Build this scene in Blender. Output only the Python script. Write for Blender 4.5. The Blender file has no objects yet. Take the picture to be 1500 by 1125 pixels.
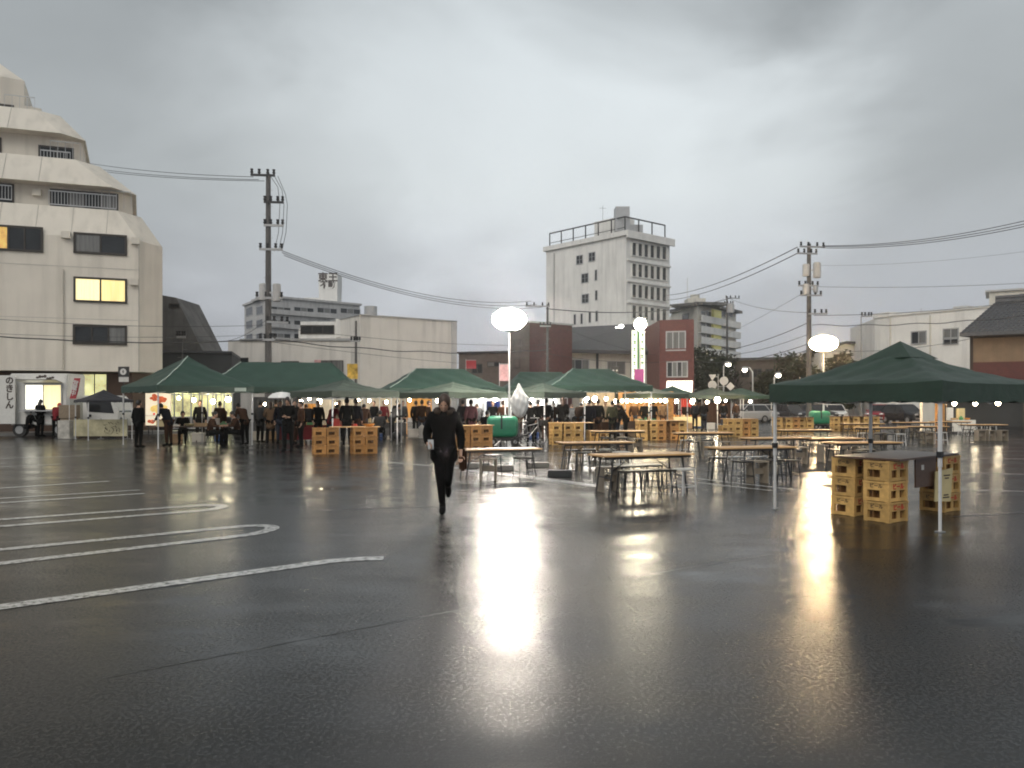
import bpy, bmesh, math, random
from mathutils import Vector, Matrix
random.seed(11)
S = bpy.context.scene
COL = S.collection
R = math.radians
# ------------------------------------------------------------------ camera
H, F = 1.6, 1130.0                       # eye height, focal length in photo pixels
cam = bpy.data.objects.new('camera', bpy.data.cameras.new('camera'))
COL.objects.link(cam)
cam.location = (0, 0, H); cam.rotation_euler = (R(90), 0, 0)
cam.data.sensor_width = 36; cam.data.lens = F/1500*36
cam.data.shift_y = 27.5/1500
cam.data.clip_start = .05; cam.data.clip_end = 3000
S.camera = cam
# ------------------------------------------------------------------ sky
W = bpy.data.worlds.new("World"); S.world = W; W.use_nodes = True
nt = W.node_tree; N = nt.nodes; L = nt.links
for n in list(N): N.remove(n)
out = N.new('ShaderNodeOutputWorld'); bg = N.new('ShaderNodeBackground'); bg.inputs[1].default_value = .1
sky = N.new('ShaderNodeTexSky'); sky.sky_type = 'NISHITA'; sky.sun_disc = False
SUN_EL, SUN_AZ = R(38), R(205)
sky.sun_elevation = SUN_EL; sky.sun_rotation = SUN_AZ
tc = N.new('ShaderNodeTexCoord'); sx = N.new('ShaderNodeSeparateXYZ'); L.new(tc.outputs['Generated'], sx.inputs[0])
def wm(op, a, b=None, clamp=False):
    n = N.new('ShaderNodeMath'); n.operation = op; n.use_clamp = clamp
    for i, v in enumerate((a, b)):
        if v is None: continue
        if isinstance(v, (int, float)): n.inputs[i].default_value = v
        else: L.new(v, n.inputs[i])
    return n.outputs[0]
# cloud deck: soft large masses seen in given directions, broken up by noise that lies on the deck
zc = wm('ADD', wm('MAXIMUM', sx.outputs[2], 0), .30)
cx = N.new('ShaderNodeCombineXYZ')
L.new(wm('DIVIDE', sx.outputs[0], zc), cx.inputs[0]); L.new(wm('DIVIDE', sx.outputs[1], zc), cx.inputs[1])
cx.inputs[2].default_value = 3.4
def wnoise(sc, det, rough, off, col=False):
    mp = N.new('ShaderNodeMapping'); mp.inputs['Location'].default_value = off
    L.new(cx.outputs[0], mp.inputs[0])
    n = N.new('ShaderNodeTexNoise'); n.inputs['Scale'].default_value = sc; n.inputs['Detail'].default_value = det
    n.inputs['Roughness'].default_value = rough; n.inputs['Distortion'].default_value = .4
    L.new(mp.outputs[0], n.inputs[0]); return n.outputs[1 if col else 0]
n1 = wnoise(1.1, 5, .5, (3.1, .4, 0)); n2 = wnoise(3.2, 7, .55, (7.3, 2.2, 1))
wv = N.new('ShaderNodeVectorMath'); wv.operation = 'SUBTRACT'; L.new(wnoise(1.7, 5, .55, (1.3, 5, 2), True), wv.inputs[0]); wv.inputs[1].default_value = (.5, .5, .5)
ws_ = N.new('ShaderNodeVectorMath'); ws_.operation = 'SCALE'; L.new(wv.outputs[0], ws_.inputs[0]); ws_.inputs['Scale'].default_value = .36
wa = N.new('ShaderNodeVectorMath'); wa.operation = 'ADD'; L.new(tc.outputs['Generated'], wa.inputs[0]); L.new(ws_.outputs[0], wa.inputs[1])
wn_ = N.new('ShaderNodeVectorMath'); wn_.operation = 'NORMALIZE'; L.new(wa.outputs[0], wn_.inputs[0])
tone = wm('ADD', .60, wm('MULTIPLY', wm('SUBTRACT', n1, .5), .22))
tone = wm('ADD', tone, wm('MULTIPLY', wm('SUBTRACT', n2, .5), .07))
# azimuth (deg, + = right), elevation, radius, change of brightness: dark masses and thin bright places all round the sky
for az, el, rad, amt in ((-36, 26, 24, -.17), (-14, 30, 13, -.12), (13, 31, 13, -.19), (22, 28, 10, -.13), (38, 24, 16, -.09), (-2, 20, 17, .12), (10, 17, 16, .11), (17, 20, 12, .09), (-12, 16, 14, .06),
                         (-20, 8, 14, -.05), (32, 8, 20, -.04), (-26, 3, 9, -.07), (80, 25, 30, -.12), (-85, 30, 30, .08), (140, 30, 35, .10), (190, 22, 30, -.10), (-135, 35, 30, -.06), (0, 66, 42, -.24)):
    a_, e_ = R(az), R(el); d_ = (math.sin(a_)*math.cos(e_), math.cos(a_)*math.cos(e_), math.sin(e_))
    dt = N.new('ShaderNodeVectorMath'); dt.operation = 'DOT_PRODUCT'; L.new(wn_.outputs[0], dt.inputs[0]); dt.inputs[1].default_value = d_
    mr = N.new('ShaderNodeMapRange'); mr.interpolation_type = 'SMOOTHERSTEP'; L.new(dt.outputs['Value'], mr.inputs['Value'])
    mr.inputs['From Min'].default_value = math.cos(R(rad)); mr.inputs['From Max'].default_value = 1; mr.inputs['To Min'].default_value = 0; mr.inputs['To Max'].default_value = amt
    tone = wm('ADD', tone, mr.outputs[0])
# darker, bluer towards the horizon where one looks through more of the deck
gr = N.new('ShaderNodeValToRGB'); L.new(sx.outputs[2], gr.inputs[0])
g = gr.color_ramp.elements
g[0].position = 0; g[0].color = (.74, .755, .83, 1)
g[1].position = 1; g[1].color = (.92, .97, 1, 1)
for p, c_ in ((.10, (.875, .905, .965, 1)), (.26, (.935, .995, 1.01, 1)), (.45, (.91, .98, 1.01, 1))):
    k = g.new(p); k.color = c_
tcol = N.new('ShaderNodeCombineXYZ')
for i_ in range(3): L.new(tone, tcol.inputs[i_])
mu = N.new('ShaderNodeMixRGB'); mu.blend_type = 'MULTIPLY'; mu.inputs[0].default_value = 1
L.new(tcol.outputs[0], mu.inputs[1]); L.new(gr.outputs[0], mu.inputs[2])
sc10 = N.new('ShaderNodeMixRGB'); sc10.blend_type = 'MULTIPLY'; sc10.inputs[0].default_value = 1
L.new(mu.outputs[0], sc10.inputs[1]); sc10.inputs[2].default_value = (10, 10, 10, 1)
mx = N.new('ShaderNodeMixRGB'); mx.inputs[0].default_value = .96
L.new(sky.outputs[0], mx.inputs[1]); L.new(sc10.outputs[0], mx.inputs[2])
L.new(mx.outputs[0], bg.inputs[0]); L.new(bg.outputs[0], out.inputs[0])
# ------------------------------------------------------------------ sun behind the cloud
sl = bpy.data.lights.new('sun', 'SUN'); sl.energy = 1.35; sl.angle = R(40); sl.color = (1, .93, .83)
so = bpy.data.objects.new('sun', sl); COL.objects.link(so)
sd = Vector((math.sin(SUN_AZ)*math.cos(SUN_EL), math.cos(SUN_AZ)*math.cos(SUN_EL), math.sin(SUN_EL)))
so.rotation_euler = sd.to_track_quat('Z', 'Y').to_euler(); so.location = (0, -20, 60)
S.view_settings.view_transform = 'Standard'; S.view_settings.look = 'None'
S.view_settings.exposure = 0; S.view_settings.gamma = 1
S.render.engine = 'CYCLES'
S.cycles.use_denoising = True
S.cycles.filter_width = 1.9
S.cycles.volume_bounces = 0
HAZE = .00075
S.cycles.max_bounces = 6; S.cycles.diffuse_bounces = 3; S.cycles.glossy_bounces = 4
S.cycles.sample_clamp_indirect = 6

# ------------------------------------------------------------------ helpers
def lin(c):
    return tuple((x/255/12.92 if x/255 <= .04045 else ((x/255+.055)/1.055)**2.4) for x in c)
MATS = {}
def pm(key, col, rough=.6, var=.18, scale=4, metal=0, emit=0, bump=0, streak=0, stretch=None, ecol=None):
    """procedural surface: base colour broken by two noises, optional vertical dirt streaks and relief"""
    if key in MATS: return MATS[key]
    m = bpy.data.materials.new(key); m.use_nodes = True; t = m.node_tree; n = t.nodes; l = t.links
    b = n['Principled BSDF']; b.inputs['Roughness'].default_value = rough; b.inputs['Metallic'].default_value = metal
    tcn = n.new('ShaderNodeTexCoord'); src = tcn.outputs['Object']
    mp = n.new('ShaderNodeMapping'); l.new(src, mp.inputs[0])
    if stretch: mp.inputs['Scale'].default_value = stretch
    nz = n.new('ShaderNodeTexNoise'); nz.inputs['Scale'].default_value = scale; nz.inputs['Detail'].default_value = 6
    nz.inputs['Roughness'].default_value = .62; l.new(mp.outputs[0], nz.inputs[0])
    r = n.new('ShaderNodeValToRGB'); l.new(nz.outputs[0], r.inputs[0])
    a = tuple(max(0, c*(1-var)) for c in col); z = tuple(min(.95, c*(1+var)) for c in col)
    r.color_ramp.elements[0].position = .3; r.color_ramp.elements[0].color = (*a, 1)
    r.color_ramp.elements[1].position = .7; r.color_ramp.elements[1].color = (*z, 1)
    cout = r.outputs[0]
    if streak:
        m2 = n.new('ShaderNodeMapping'); m2.inputs['Scale'].default_value = (1.6, 1.6, .12); l.new(src, m2.inputs[0])
        s2 = n.new('ShaderNodeTexNoise'); s2.inputs['Scale'].default_value = 1.3; s2.inputs['Detail'].default_value = 7
        l.new(m2.outputs[0], s2.inputs[0])
        r2 = n.new('ShaderNodeValToRGB'); l.new(s2.outputs[0], r2.inputs[0])
        r2.color_ramp.elements[0].position = .33; r2.color_ramp.elements[0].color = (1-streak,)*3+(1,)
        r2.color_ramp.elements[1].position = .52; r2.color_ramp.elements[1].color = (1, 1, 1, 1)
        mm = n.new('ShaderNodeMixRGB'); mm.blend_type = 'MULTIPLY'; mm.inputs[0].default_value = 1
        l.new(cout, mm.inputs[1]); l.new(r2.outputs[0], mm.inputs[2]); cout = mm.outputs[0]
    l.new(cout, b.inputs['Base Color'])
    if emit:
        if ecol: b.inputs['Emission Color'].default_value = (*ecol, 1)
        else: l.new(cout, b.inputs['Emission Color'])
        b.inputs['Emission Strength'].default_value = emit
    if bump:
        bp = n.new('ShaderNodeBump'); bp.inputs['Strength'].default_value = bump; bp.inputs['Distance'].default_value = .02
        l.new(nz.outputs[0], bp.inputs['Height']); l.new(bp.outputs[0], b.inputs['Normal'])
    MATS[key] = m
    return m

def G(u, v):
    Y = H*F/(v-590.); return ((u-750)/F*Y, Y)
def PX(u, Y): return (u-750)/F*Y
def PZ(v, Y): return H-(v-590)/F*Y
def P3(u, v, Y): return (PX(u, Y), Y, PZ(v, Y))

ORG = {}
class MB:
    def __init__(s): s.v = []; s.f = []
    def poly(s, pts):
        k = len(s.v); s.v += [tuple(p) for p in pts]; s.f.append(tuple(range(k, k+len(pts))))
    def box(s, x0, x1, y0, y1, z0, z1):
        s.frame((0, 0, 0), (1, 0, 0), (0, 1, 0), x0, x1, y0, y1, z0, z1)
    def frame(s, o, d, n, s0, s1, t0, t1, z0, z1):
        k = len(s.v)
        for z in (z0, z1):
            for a, t in ((s0, t0), (s1, t0), (s1, t1), (s0, t1)):
                s.v.append((o[0]+d[0]*a+n[0]*t, o[1]+d[1]*a+n[1]*t, o[2]+z))
        q = [(0, 3, 2, 1), (4, 5, 6, 7), (0, 1, 5, 4), (1, 2, 6, 5), (2, 3, 7, 6), (3, 0, 4, 7)]
        s.f += [tuple(k+i for i in t) for t in q]
    def prism(s, pts, z0, z1, top=None):
        k = len(s.v); n = len(pts); tp = top or pts
        s.v += [(p[0], p[1], z0) for p in pts]+[(p[0], p[1], z1) for p in tp]
        s.f.append(tuple(range(k+n-1, k-1, -1))); s.f.append(tuple(range(k+n, k+2*n)))
        for i in range(n):
            j = (i+1) % n; s.f.append((k+i, k+j, k+n+j, k+n+i))
    def tube(s, pts, r, n=6, caps=True):
        pts = [Vector(p) for p in pts]; rs = r if isinstance(r, (list, tuple)) else [r]*len(pts)
        k = len(s.v); m = len(pts)
        for i, p in enumerate(pts):
            d = (pts[min(i+1, m-1)]-pts[max(i-1, 0)]).normalized()
            a = d.orthogonal().normalized() if abs(d.z) > .9 else d.cross(Vector((0, 0, 1))).normalized()
            if abs(d.z) > .9: a = Vector((1, 0, 0)); a = (a-d*a.dot(d)).normalized()
            b = d.cross(a)
            for j in range(n):
                t = 2*math.pi*(j+.5)/n
                s.v.append(tuple(p+(a*math.cos(t)+b*math.sin(t))*rs[i]))
        for i in range(m-1):
            for j in range(n):
                s.f.append((k+i*n+j, k+i*n+(j+1) % n, k+(i+1)*n+(j+1) % n, k+(i+1)*n+j))
        if caps:
            s.f.append(tuple(k+j for j in range(n-1, -1, -1))); s.f.append(tuple(k+(m-1)*n+j for j in range(n)))
    def ell(s, c, r, nu=12, nv=8, fn=None, z_lo=-1.0):
        k = len(s.v)
        for i in range(nv+1):
            ph = -math.pi/2+math.pi*i/nv; cz = max(z_lo, math.sin(ph)); cr = math.cos(ph)
            for j in range(nu):
                t = 2*math.pi*j/nu; p = Vector((cr*math.cos(t)*r[0], cr*math.sin(t)*r[1], cz*r[2]))
                if fn: p = fn(p)
                s.v.append((c[0]+p.x, c[1]+p.y, c[2]+p.z))
        for i in range(nv):
            for j in range(nu):
                s.f.append((k+i*nu+j, k+i*nu+(j+1) % nu, k+(i+1)*nu+(j+1) % nu, k+(i+1)*nu+j))
    def add(s, me, M=None):
        k = len(s.v)
        s.v += [tuple((M @ v.co) if M else v.co) for v in me.vertices]
        s.f += [tuple(k+i for i in p.vertices) for p in me.polygons]
    def build(s, name, mat, parent=None, origin=None, smooth=False, bevel=0):
        o = (0, 0, 0)
        if parent is not None: o = ORG.get(parent.name, (0, 0, 0))
        elif origin is not None: o = origin
        me = bpy.data.meshes.new(name)
        me.from_pydata([(x-o[0], y-o[1], z-o[2]) for x, y, z in s.v], [], s.f)
        if bevel or smooth:
            bm = bmesh.new(); bm.from_mesh(me)
            bmesh.ops.remove_doubles(bm, verts=bm.verts, dist=1e-5)
            if bevel:
                bmesh.ops.bevel(bm, geom=bm.edges[:], offset=bevel, segments=2, affect='EDGES', clamp_overlap=True)
            bm.to_mesh(me); bm.free()
        if smooth:
            me.polygons.foreach_set('use_smooth', [True]*len(me.polygons))
        me.update()
        ob = bpy.data.objects.new(name, me); COL.objects.link(ob)
        if mat: me.materials.append(mat)
        ORG[ob.name] = o
        if parent is not None: ob.parent = parent
        else: ob.location = o
        return ob
def tag(o, label, cat, group=None):
    o['label'] = label; o['category'] = cat
    if group: o['group'] = group
    return o
def kind(o, k): o['kind'] = k; return o
def thing(name, label, cat, loc=(0, 0, 0), rotz=0, group=None, world=False):
    """an Empty at the thing's base; with world=True its parts are given in world coordinates"""
    o = bpy.data.objects.new(name, None); COL.objects.link(o); o.location = loc; o.rotation_euler = (0, 0, rotz)
    o.empty_display_size = .2
    ORG[o.name] = tuple(loc) if world else (0, 0, 0)
    return tag(o, label, cat, group)
KIDS = {}
def copy_tree(o, parent=None):
    c = o.copy(); COL.objects.link(c); ORG[c.name] = ORG.get(o.name, (0, 0, 0))
    if parent is not None: c.parent = parent
    for ch in list(o.children): copy_tree(ch, c)
    return c
def place(proto, first, x, y, rz, label, group=None, z=0):
    o = proto if first else copy_tree(proto)
    o.location = (x, y, z); o.rotation_euler = (0, 0, rz); o['label'] = label
    if group: o['group'] = group
    return o
class Wall:
    """vertical plane from p0 (left as seen) to p1 (right as seen)"""
    def __init__(s, p0, p1):
        s.p0 = Vector(p0[:2]); s.p1 = Vector(p1[:2]); s.len = (s.p1-s.p0).length
        s.d = (s.p1-s.p0).normalized(); s.n = Vector((s.d.y, -s.d.x))
    def px(s, u, v):
        r = Vector(((u-750)/F, 1.0)); den = r.x*s.d.y-r.y*s.d.x
        t = (s.p0.x*s.d.y-s.p0.y*s.d.x)/den
        q = r*t-s.p0
        return q.dot(s.d), H-(v-590)/F*t
    def at(s, a, z, t=0): q = s.p0+s.d*a+s.n*t; return (q.x, q.y, z)
    def box(s, mb, s0, s1, z0, z1, t0, t1):
        mb.frame((s.p0.x, s.p0.y, 0), s.d, s.n, s0, s1, t0, t1, z0, z1)
    def pxbox(s, mb, u0, v0, u1, v1, t0, t1):
        a, z1 = s.px(u0, v0); b, z0 = s.px(u1, v1); s.box(mb, a, b, z0, z1, t0, t1)
def window(root, w, u0, v0, u1, v1, frame_m, pane_ms, fw=.07, rows=1, name='window', label=None, proud=.06):
    a, za = w.px(u0, v0); b, zb = w.px(u1, v1)
    return window_s(root, w, a, b, zb, za, frame_m, pane_ms, fw, rows, name, label, proud)
def window_s(root, w, a, b, z0, z1, frame_m, pane_ms, fw=.07, rows=1, name='window', label=None, proud=.06):
    mb = MB(); n = len(pane_ms)
    w.box(mb, a-fw, b+fw, z1, z1+fw, .003, proud); w.box(mb, a-fw, b+fw, z0-fw, z0, .003, proud+.03)
    w.box(mb, a-fw, a, z0, z1, .003, proud); w.box(mb, b, b+fw, z0, z1, .003, proud)
    st = (b-a)/n
    for i in range(1, n): w.box(mb, a+i*st-fw*.4, a+i*st+fw*.4, z0, z1, .003, proud-.01)
    for k in range(1, rows):
        z = z0+(z1-z0)*k/rows; w.box(mb, a, b, z-.02, z+.02, .003, proud-.02)
    fr = mb.build(name, frame_m, root)
    if label: fr['label'] = label
    for i, pm_ in enumerate(pane_ms):
        g_ = MB(); w.box(g_, a+i*st+.005, a+(i+1)*st-.005, z0+.005, z1-.005, .004, .02)
        g_.build('pane', pm_, fr)
    return fr
def building(name, label, pts, z0, z1, mat, cat='building', parapet=None, bev=0):
    c = (sum(p[0] for p in pts)/len(pts), sum(p[1] for p in pts)/len(pts), 0)
    root = thing(name, label, cat, c, world=True)
    mb = MB(); mb.prism(pts, z0, z1); mb.build('wall', mat, root)
    if parapet:
        pr = MB(); n = len(pts); cc = Vector(c[:2])
        q = [cc+(Vector(p[:2])-cc)*(1+.15/max(.1, (Vector(p[:2])-cc).length)) for p in pts]
        pr.prism([tuple(x) for x in q], z1+.002, z1+parapet[0]); pr.build('roof', parapet[1], root)
    return root
def text(name, s, mat, size, parent, loc, rot, depth=.004, align='CENTER', bold=0, squash=1, vertical=False, line=1.0):
    cu = bpy.data.curves.new(name, 'FONT'); cu.body = '\n'.join(s) if vertical else s
    cu.size = size; cu.extrude = depth; cu.align_x = align; cu.align_y = 'CENTER'; cu.offset = bold*size
    cu.resolution_u = 2; cu.space_line = line
    tmp = bpy.data.objects.new(name, cu); COL.objects.link(tmp)
    me = bpy.data.meshes.new_from_object(tmp.evaluated_get(bpy.context.evaluated_depsgraph_get()))
    bpy.data.objects.remove(tmp)
    me.transform(Matrix.Scale(squash, 4, (1, 0, 0)))
    me.materials.clear(); me.materials.append(mat)
    ob = bpy.data.objects.new(name, me); COL.objects.link(ob)
    o = ORG.get(parent.name, (0, 0, 0)); ob.parent = parent; ORG[ob.name] = o
    ob.location = (loc[0]-o[0], loc[1]-o[1], loc[2]-o[2]); ob.rotation_euler = rot
    return ob
def wall_rot(w): return (R(90), 0, math.atan2(w.d.y, w.d.x))

# ------------------------------------------------------------------ materials
M_white = pm('old_white_paint', (.65, .605, .53), .75, .06, .6, streak=.13, bump=.05)
M_tower = pm('tower_white_paint', (.74, .73, .70), .75, .08, .5, streak=.14, bump=.05)
M_cream = pm('cream_paint', (.60, .575, .51), .75, .08, .5, streak=.18, bump=.05)
M_grey = pm('grey_render', (.46, .455, .45), .8, .12, .5, streak=.2)
M_beigew = pm('beige_cladding', (.66, .63, .585), .7, .07, .4, streak=.18)
M_dkconc = pm('stained_concrete', (.13, .125, .12), .85, .3, .7, streak=.4, bump=.1)
M_dkbox = pm('dark_cladding', (.03, .032, .034), .7, .2, 1)
M_brick = pm('red_brown_tile', (.08, .018, .016), .6, .25, 3, bump=.1)
M_brown = pm('brown_siding', (.10, .075, .06), .7, .2, 2)
M_roofdk = pm('dark_metal_roof', (.05, .05, .055), .5, .2, 2)
M_frame = pm('bronze_window_frame', (.035, .028, .022), .45, .1, 4)
M_alu = pm('aluminium', (.42, .42, .42), .4, .08, 6, metal=.7)
M_glassdk = pm('dark_glass', (.018, .02, .022), .12, .5, .8)
M_glassgr = pm('curtained_glass', (.16, .16, .155), .25, .3, 1.5, stretch=(6, 6, .3))
M_glow = pm('lit_room_glass', (.90, .68, .30), .3, .25, 1.2, emit=.95, stretch=(5, 5, .4))
M_glow2 = pm('lit_curtain_glass', (.92, .76, .42), .3, .12, 1.5, emit=1.05, stretch=(9, 9, .2))
M_glowdim = pm('dim_orange_glass', (.80, .42, .12), .3, .5, 1.5, emit=.55)
M_shop = pm('lit_shop_glass', (.72, .60, .30), .3, .6, 1.3, emit=.85)
M_shopw = pm('lit_white_panel', (.95, .93, .86), .4, .06, 3, emit=1.6)
M_black = pm('black_metal', (.015, .015, .016), .45, .2, 8)
M_conc = pm('pole_concrete', (.10, .095, .092), .8, .2, 2, streak=.2)
M_steel = pm('galvanised_steel', (.34, .34, .34), .45, .15, 12, metal=.6)
M_tentpole = pm('white_tent_pole', (.62, .62, .62), .4, .08, 9)
M_tent = pm('green_tent_cloth', (.016, .044, .031), .6, .16, 2.6, bump=.7)
M_tentlow = pm('olive_tent_cloth', (.036, .052, .038), .6, .16, 2.6, bump=.7)
M_tentdk = pm('dark_green_tent_cloth', (.018, .040, .026), .55, .2, 3.0, bump=.8)
M_tape = pm('pale_seam_tape', (.34, .40, .36), .6, .1, 9)
M_blackcloth = pm('black_tent_cloth', (.012, .013, .02), .6, .2, 3)
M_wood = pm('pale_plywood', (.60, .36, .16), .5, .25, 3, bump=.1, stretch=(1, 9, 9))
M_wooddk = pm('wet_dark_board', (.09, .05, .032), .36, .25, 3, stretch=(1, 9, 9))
def objvar(m, lo=.72, hi=1.12):
    t = m.node_tree; b = t.nodes['Principled BSDF']; src = b.inputs['Base Color'].links[0].from_socket
    oi = t.nodes.new('ShaderNodeObjectInfo'); mr = t.nodes.new('ShaderNodeMapRange'); t.links.new(oi.outputs['Random'], mr.inputs['Value']); mr.inputs['To Min'].default_value = lo; mr.inputs['To Max'].default_value = hi
    x = t.nodes.new('ShaderNodeVectorMath'); x.operation = 'SCALE'; t.links.new(src, x.inputs[0]); t.links.new(mr.outputs[0], x.inputs['Scale']); t.links.new(x.outputs[0], b.inputs['Base Color']); return m
M_crate = objvar(pm('yellow_crate_plastic', (.58, .355, .12), .45, .22, 9, streak=.25))
M_crateo = objvar(pm('orange_crate_plastic', (.50, .245, .075), .45, .22, 9, streak=.25))
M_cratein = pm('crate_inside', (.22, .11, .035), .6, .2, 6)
M_red = pm('red_print', (.45, .035, .02), .5, .15, 8)
M_ink = pm('dark_ink', (.04, .025, .02), .6, .2, 8)
M_paper = pm('yellow_paper_board', (.60, .50, .27), .55, .08, 4)
M_paint = None
M_green = pm('green_plastic_cover', (.02, .19, .105), .34, .12, 4, bump=.06)
M_skin = pm('skin', (.42, .25, .17), .5, .08, 10)
M_hair = pm('black_hair', (.012, .010, .009), .45, .3, 20)
M_hairbr = pm('brown_hair', (.045, .022, .012), .45, .3, 20)
M_stool = pm('stool_seat', (.03, .027, .024), .4, .2, 6)
M_whitepl = pm('white_plastic', (.60, .59, .56), .4, .06, 6)
M_sheet = pm('white_sheet', (.75, .75, .73), .6, .06, 2, bump=.1)
def matte(m, s=.15): m.node_tree.nodes['Principled BSDF'].inputs['Specular IOR Level'].default_value = s; return m
M_bark = pm('bark', (.045, .035, .028), .85, .3, 6, bump=.3)
M_leaf = matte(pm('dark_leaves', (.030, .040, .018), .8, .4, 2))
M_leaf2 = matte(pm('olive_leaves', (.045, .046, .020), .8, .4, 2))
M_rubber = pm('rubber', (.018, .018, .018), .7, .2, 8)
def cloth(k, c):
    m = pm('cloth_'+k, c, .95, .18, 14, bump=.15); m.node_tree.nodes['Principled BSDF'].inputs['Specular IOR Level'].default_value = .12; return m
CL = dict(black=cloth('black', (.004, .004, .004)), navy=cloth('navy', (.007, .008, .013)), brown=cloth('brown', (.045, .022, .013)),
          tan=cloth('tan', (.16, .10, .06)), grey=cloth('grey', (.07, .07, .072)), red=cloth('red', (.16, .02, .025)),
          olive=cloth('olive', (.04, .04, .022)), pink=cloth('pink', (.30, .12, .13)), beige=cloth('beige', (.24, .19, .14)), jean=cloth('jean', (.03, .036, .05)))
# ================================================================== GROUND
def asphalt():
    m = bpy.data.materials.new('wet_asphalt'); m.use_nodes = True; t = m.node_tree; n = t.nodes; l = t.links
    b = n['Principled BSDF']; tcn = n.new('ShaderNodeTexCoord')
    def nz(sc, det, ro, off=0, st=None):
        mp = n.new('ShaderNodeMapping'); mp.inputs['Location'].default_value = (off, off, 0)
        if st: mp.inputs['Scale'].default_value = st; mp.inputs['Rotation'].default_value = (0, 0, R(-33))
        l.new(tcn.outputs['Object'], mp.inputs[0])
        k = n.new('ShaderNodeTexNoise'); k.inputs['Scale'].default_value = sc; k.inputs['Detail'].default_value = det
        k.inputs['Roughness'].default_value = ro; l.new(mp.outputs[0], k.inputs[0]); return k.outputs[0]
    def ramp(s, *st):
        r = n.new('ShaderNodeValToRGB'); l.new(s, r.inputs[0]); e = r.color_ramp.elements
        e[0].position, e[0].color = st[0]; e[1].position, e[1].color = st[-1]
        for p, c in st[1:-1]: k = e.new(p); k.color = c
        return r.outputs[0]
    g = lambda v: (v, v, v, 1)
    fine = nz(105, 3, .7); stone = nz(40, 4, .7, 3); big = nz(.35, 6, .6, 9, (1, 1.9, 1)); mid = nz(1.3, 6, .6, 5, (1, 2.4, 1))
    # dark bitumen with paler stone grains
    col = ramp(fine, (.38, (.006, .0063, .0066, 1)), (.60, (.014, .014, .0138, 1)), (.74, (.060, .056, .052, 1)))
    l.new(col, b.inputs['Base Color'])
    # water film: pools are smooth, drained ground is rougher
    mixv = n.new('ShaderNodeMath'); mixv.operation = 'MULTIPLY_ADD'; l.new(mid, mixv.inputs[0]); mixv.inputs[1].default_value = .5
    l.new(big, mixv.inputs[2])
    film = ramp(mixv.outputs[0], (.50, g(.09)), (.64, g(.14)), (.78, g(.18)), (.95, g(.22)))
    l.new(film, b.inputs['Coat Roughness']); b.inputs['Coat IOR'].default_value = 1.33
    a2 = n.new('ShaderNodeMath'); a2.operation = 'MULTIPLY_ADD'; l.new(fine, a2.inputs[0]); a2.inputs[1].default_value = .5; h2 = n.new('ShaderNodeMath'); h2.operation = 'MULTIPLY'; l.new(stone, h2.inputs[0]); h2.inputs[1].default_value = .5; l.new(h2.outputs[0], a2.inputs[2]); add2 = a2.outputs[0]
    # stones standing out of the film break the reflection into grain, except where water pools
    wetness = ramp(mixv.outputs[0], (.50, g(1)), (.64, g(.58)), (.92, g(.26)))
    grit = ramp(add2, (.44, g(0)), (.56, g(1)))
    gm = n.new('ShaderNodeMath'); gm.operation = 'MULTIPLY_ADD'; gm.use_clamp = True
    inv = n.new('ShaderNodeMath'); inv.operation = 'SUBTRACT'; inv.inputs[0].default_value = 1; l.new(wetness, inv.inputs[1])
    l.new(grit, gm.inputs[0]); l.new(inv.outputs[0], gm.inputs[1]); l.new(wetness, gm.inputs[2]); l.new(gm.outputs[0], b.inputs['Coat Weight'])
    b.inputs['Roughness'].default_value = .46; b.inputs['Specular IOR Level'].default_value = .06; b.inputs['IOR'].default_value = 1.45
    rel = ramp(mixv.outputs[0], (.52, g(.10)), (.68, g(.55)), (.92, g(1)))
    add = n.new('ShaderNodeMath'); add.operation = 'MULTIPLY_ADD'; l.new(stone, add.inputs[0]); add.inputs[1].default_value = 1.1; l.new(fine, add.inputs[2])
    def grain(k, dist):
        bp = n.new('ShaderNodeBump'); bp.inputs['Distance'].default_value = dist; l.new(add.outputs[0], bp.inputs['Height'])
        ms = n.new('ShaderNodeMath'); ms.operation = 'MULTIPLY'; l.new(rel, ms.inputs[0]); ms.inputs[1].default_value = k; l.new(ms.outputs[0], bp.inputs['Strength']); return bp
    bp = grain(.8, .006); b2 = n.new('ShaderNodeBump'); b2.inputs['Distance'].default_value = .05; b2.inputs['Strength'].default_value = .05
    l.new(mid, b2.inputs['Height']); l.new(bp.outputs[0], b2.inputs['Normal']); l.new(b2.outputs[0], b.inputs['Normal'])
    # the film levels out part of the grain
    b3 = grain(.50, .0028); b4 = n.new('ShaderNodeBump'); b4.inputs['Distance'].default_value = .05; b4.inputs['Strength'].default_value = .015
    l.new(mid, b4.inputs['Height']); l.new(b3.outputs[0], b4.inputs['Normal']); l.new(b4.outputs[0], b.inputs['Coat Normal'])
    return m
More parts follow.
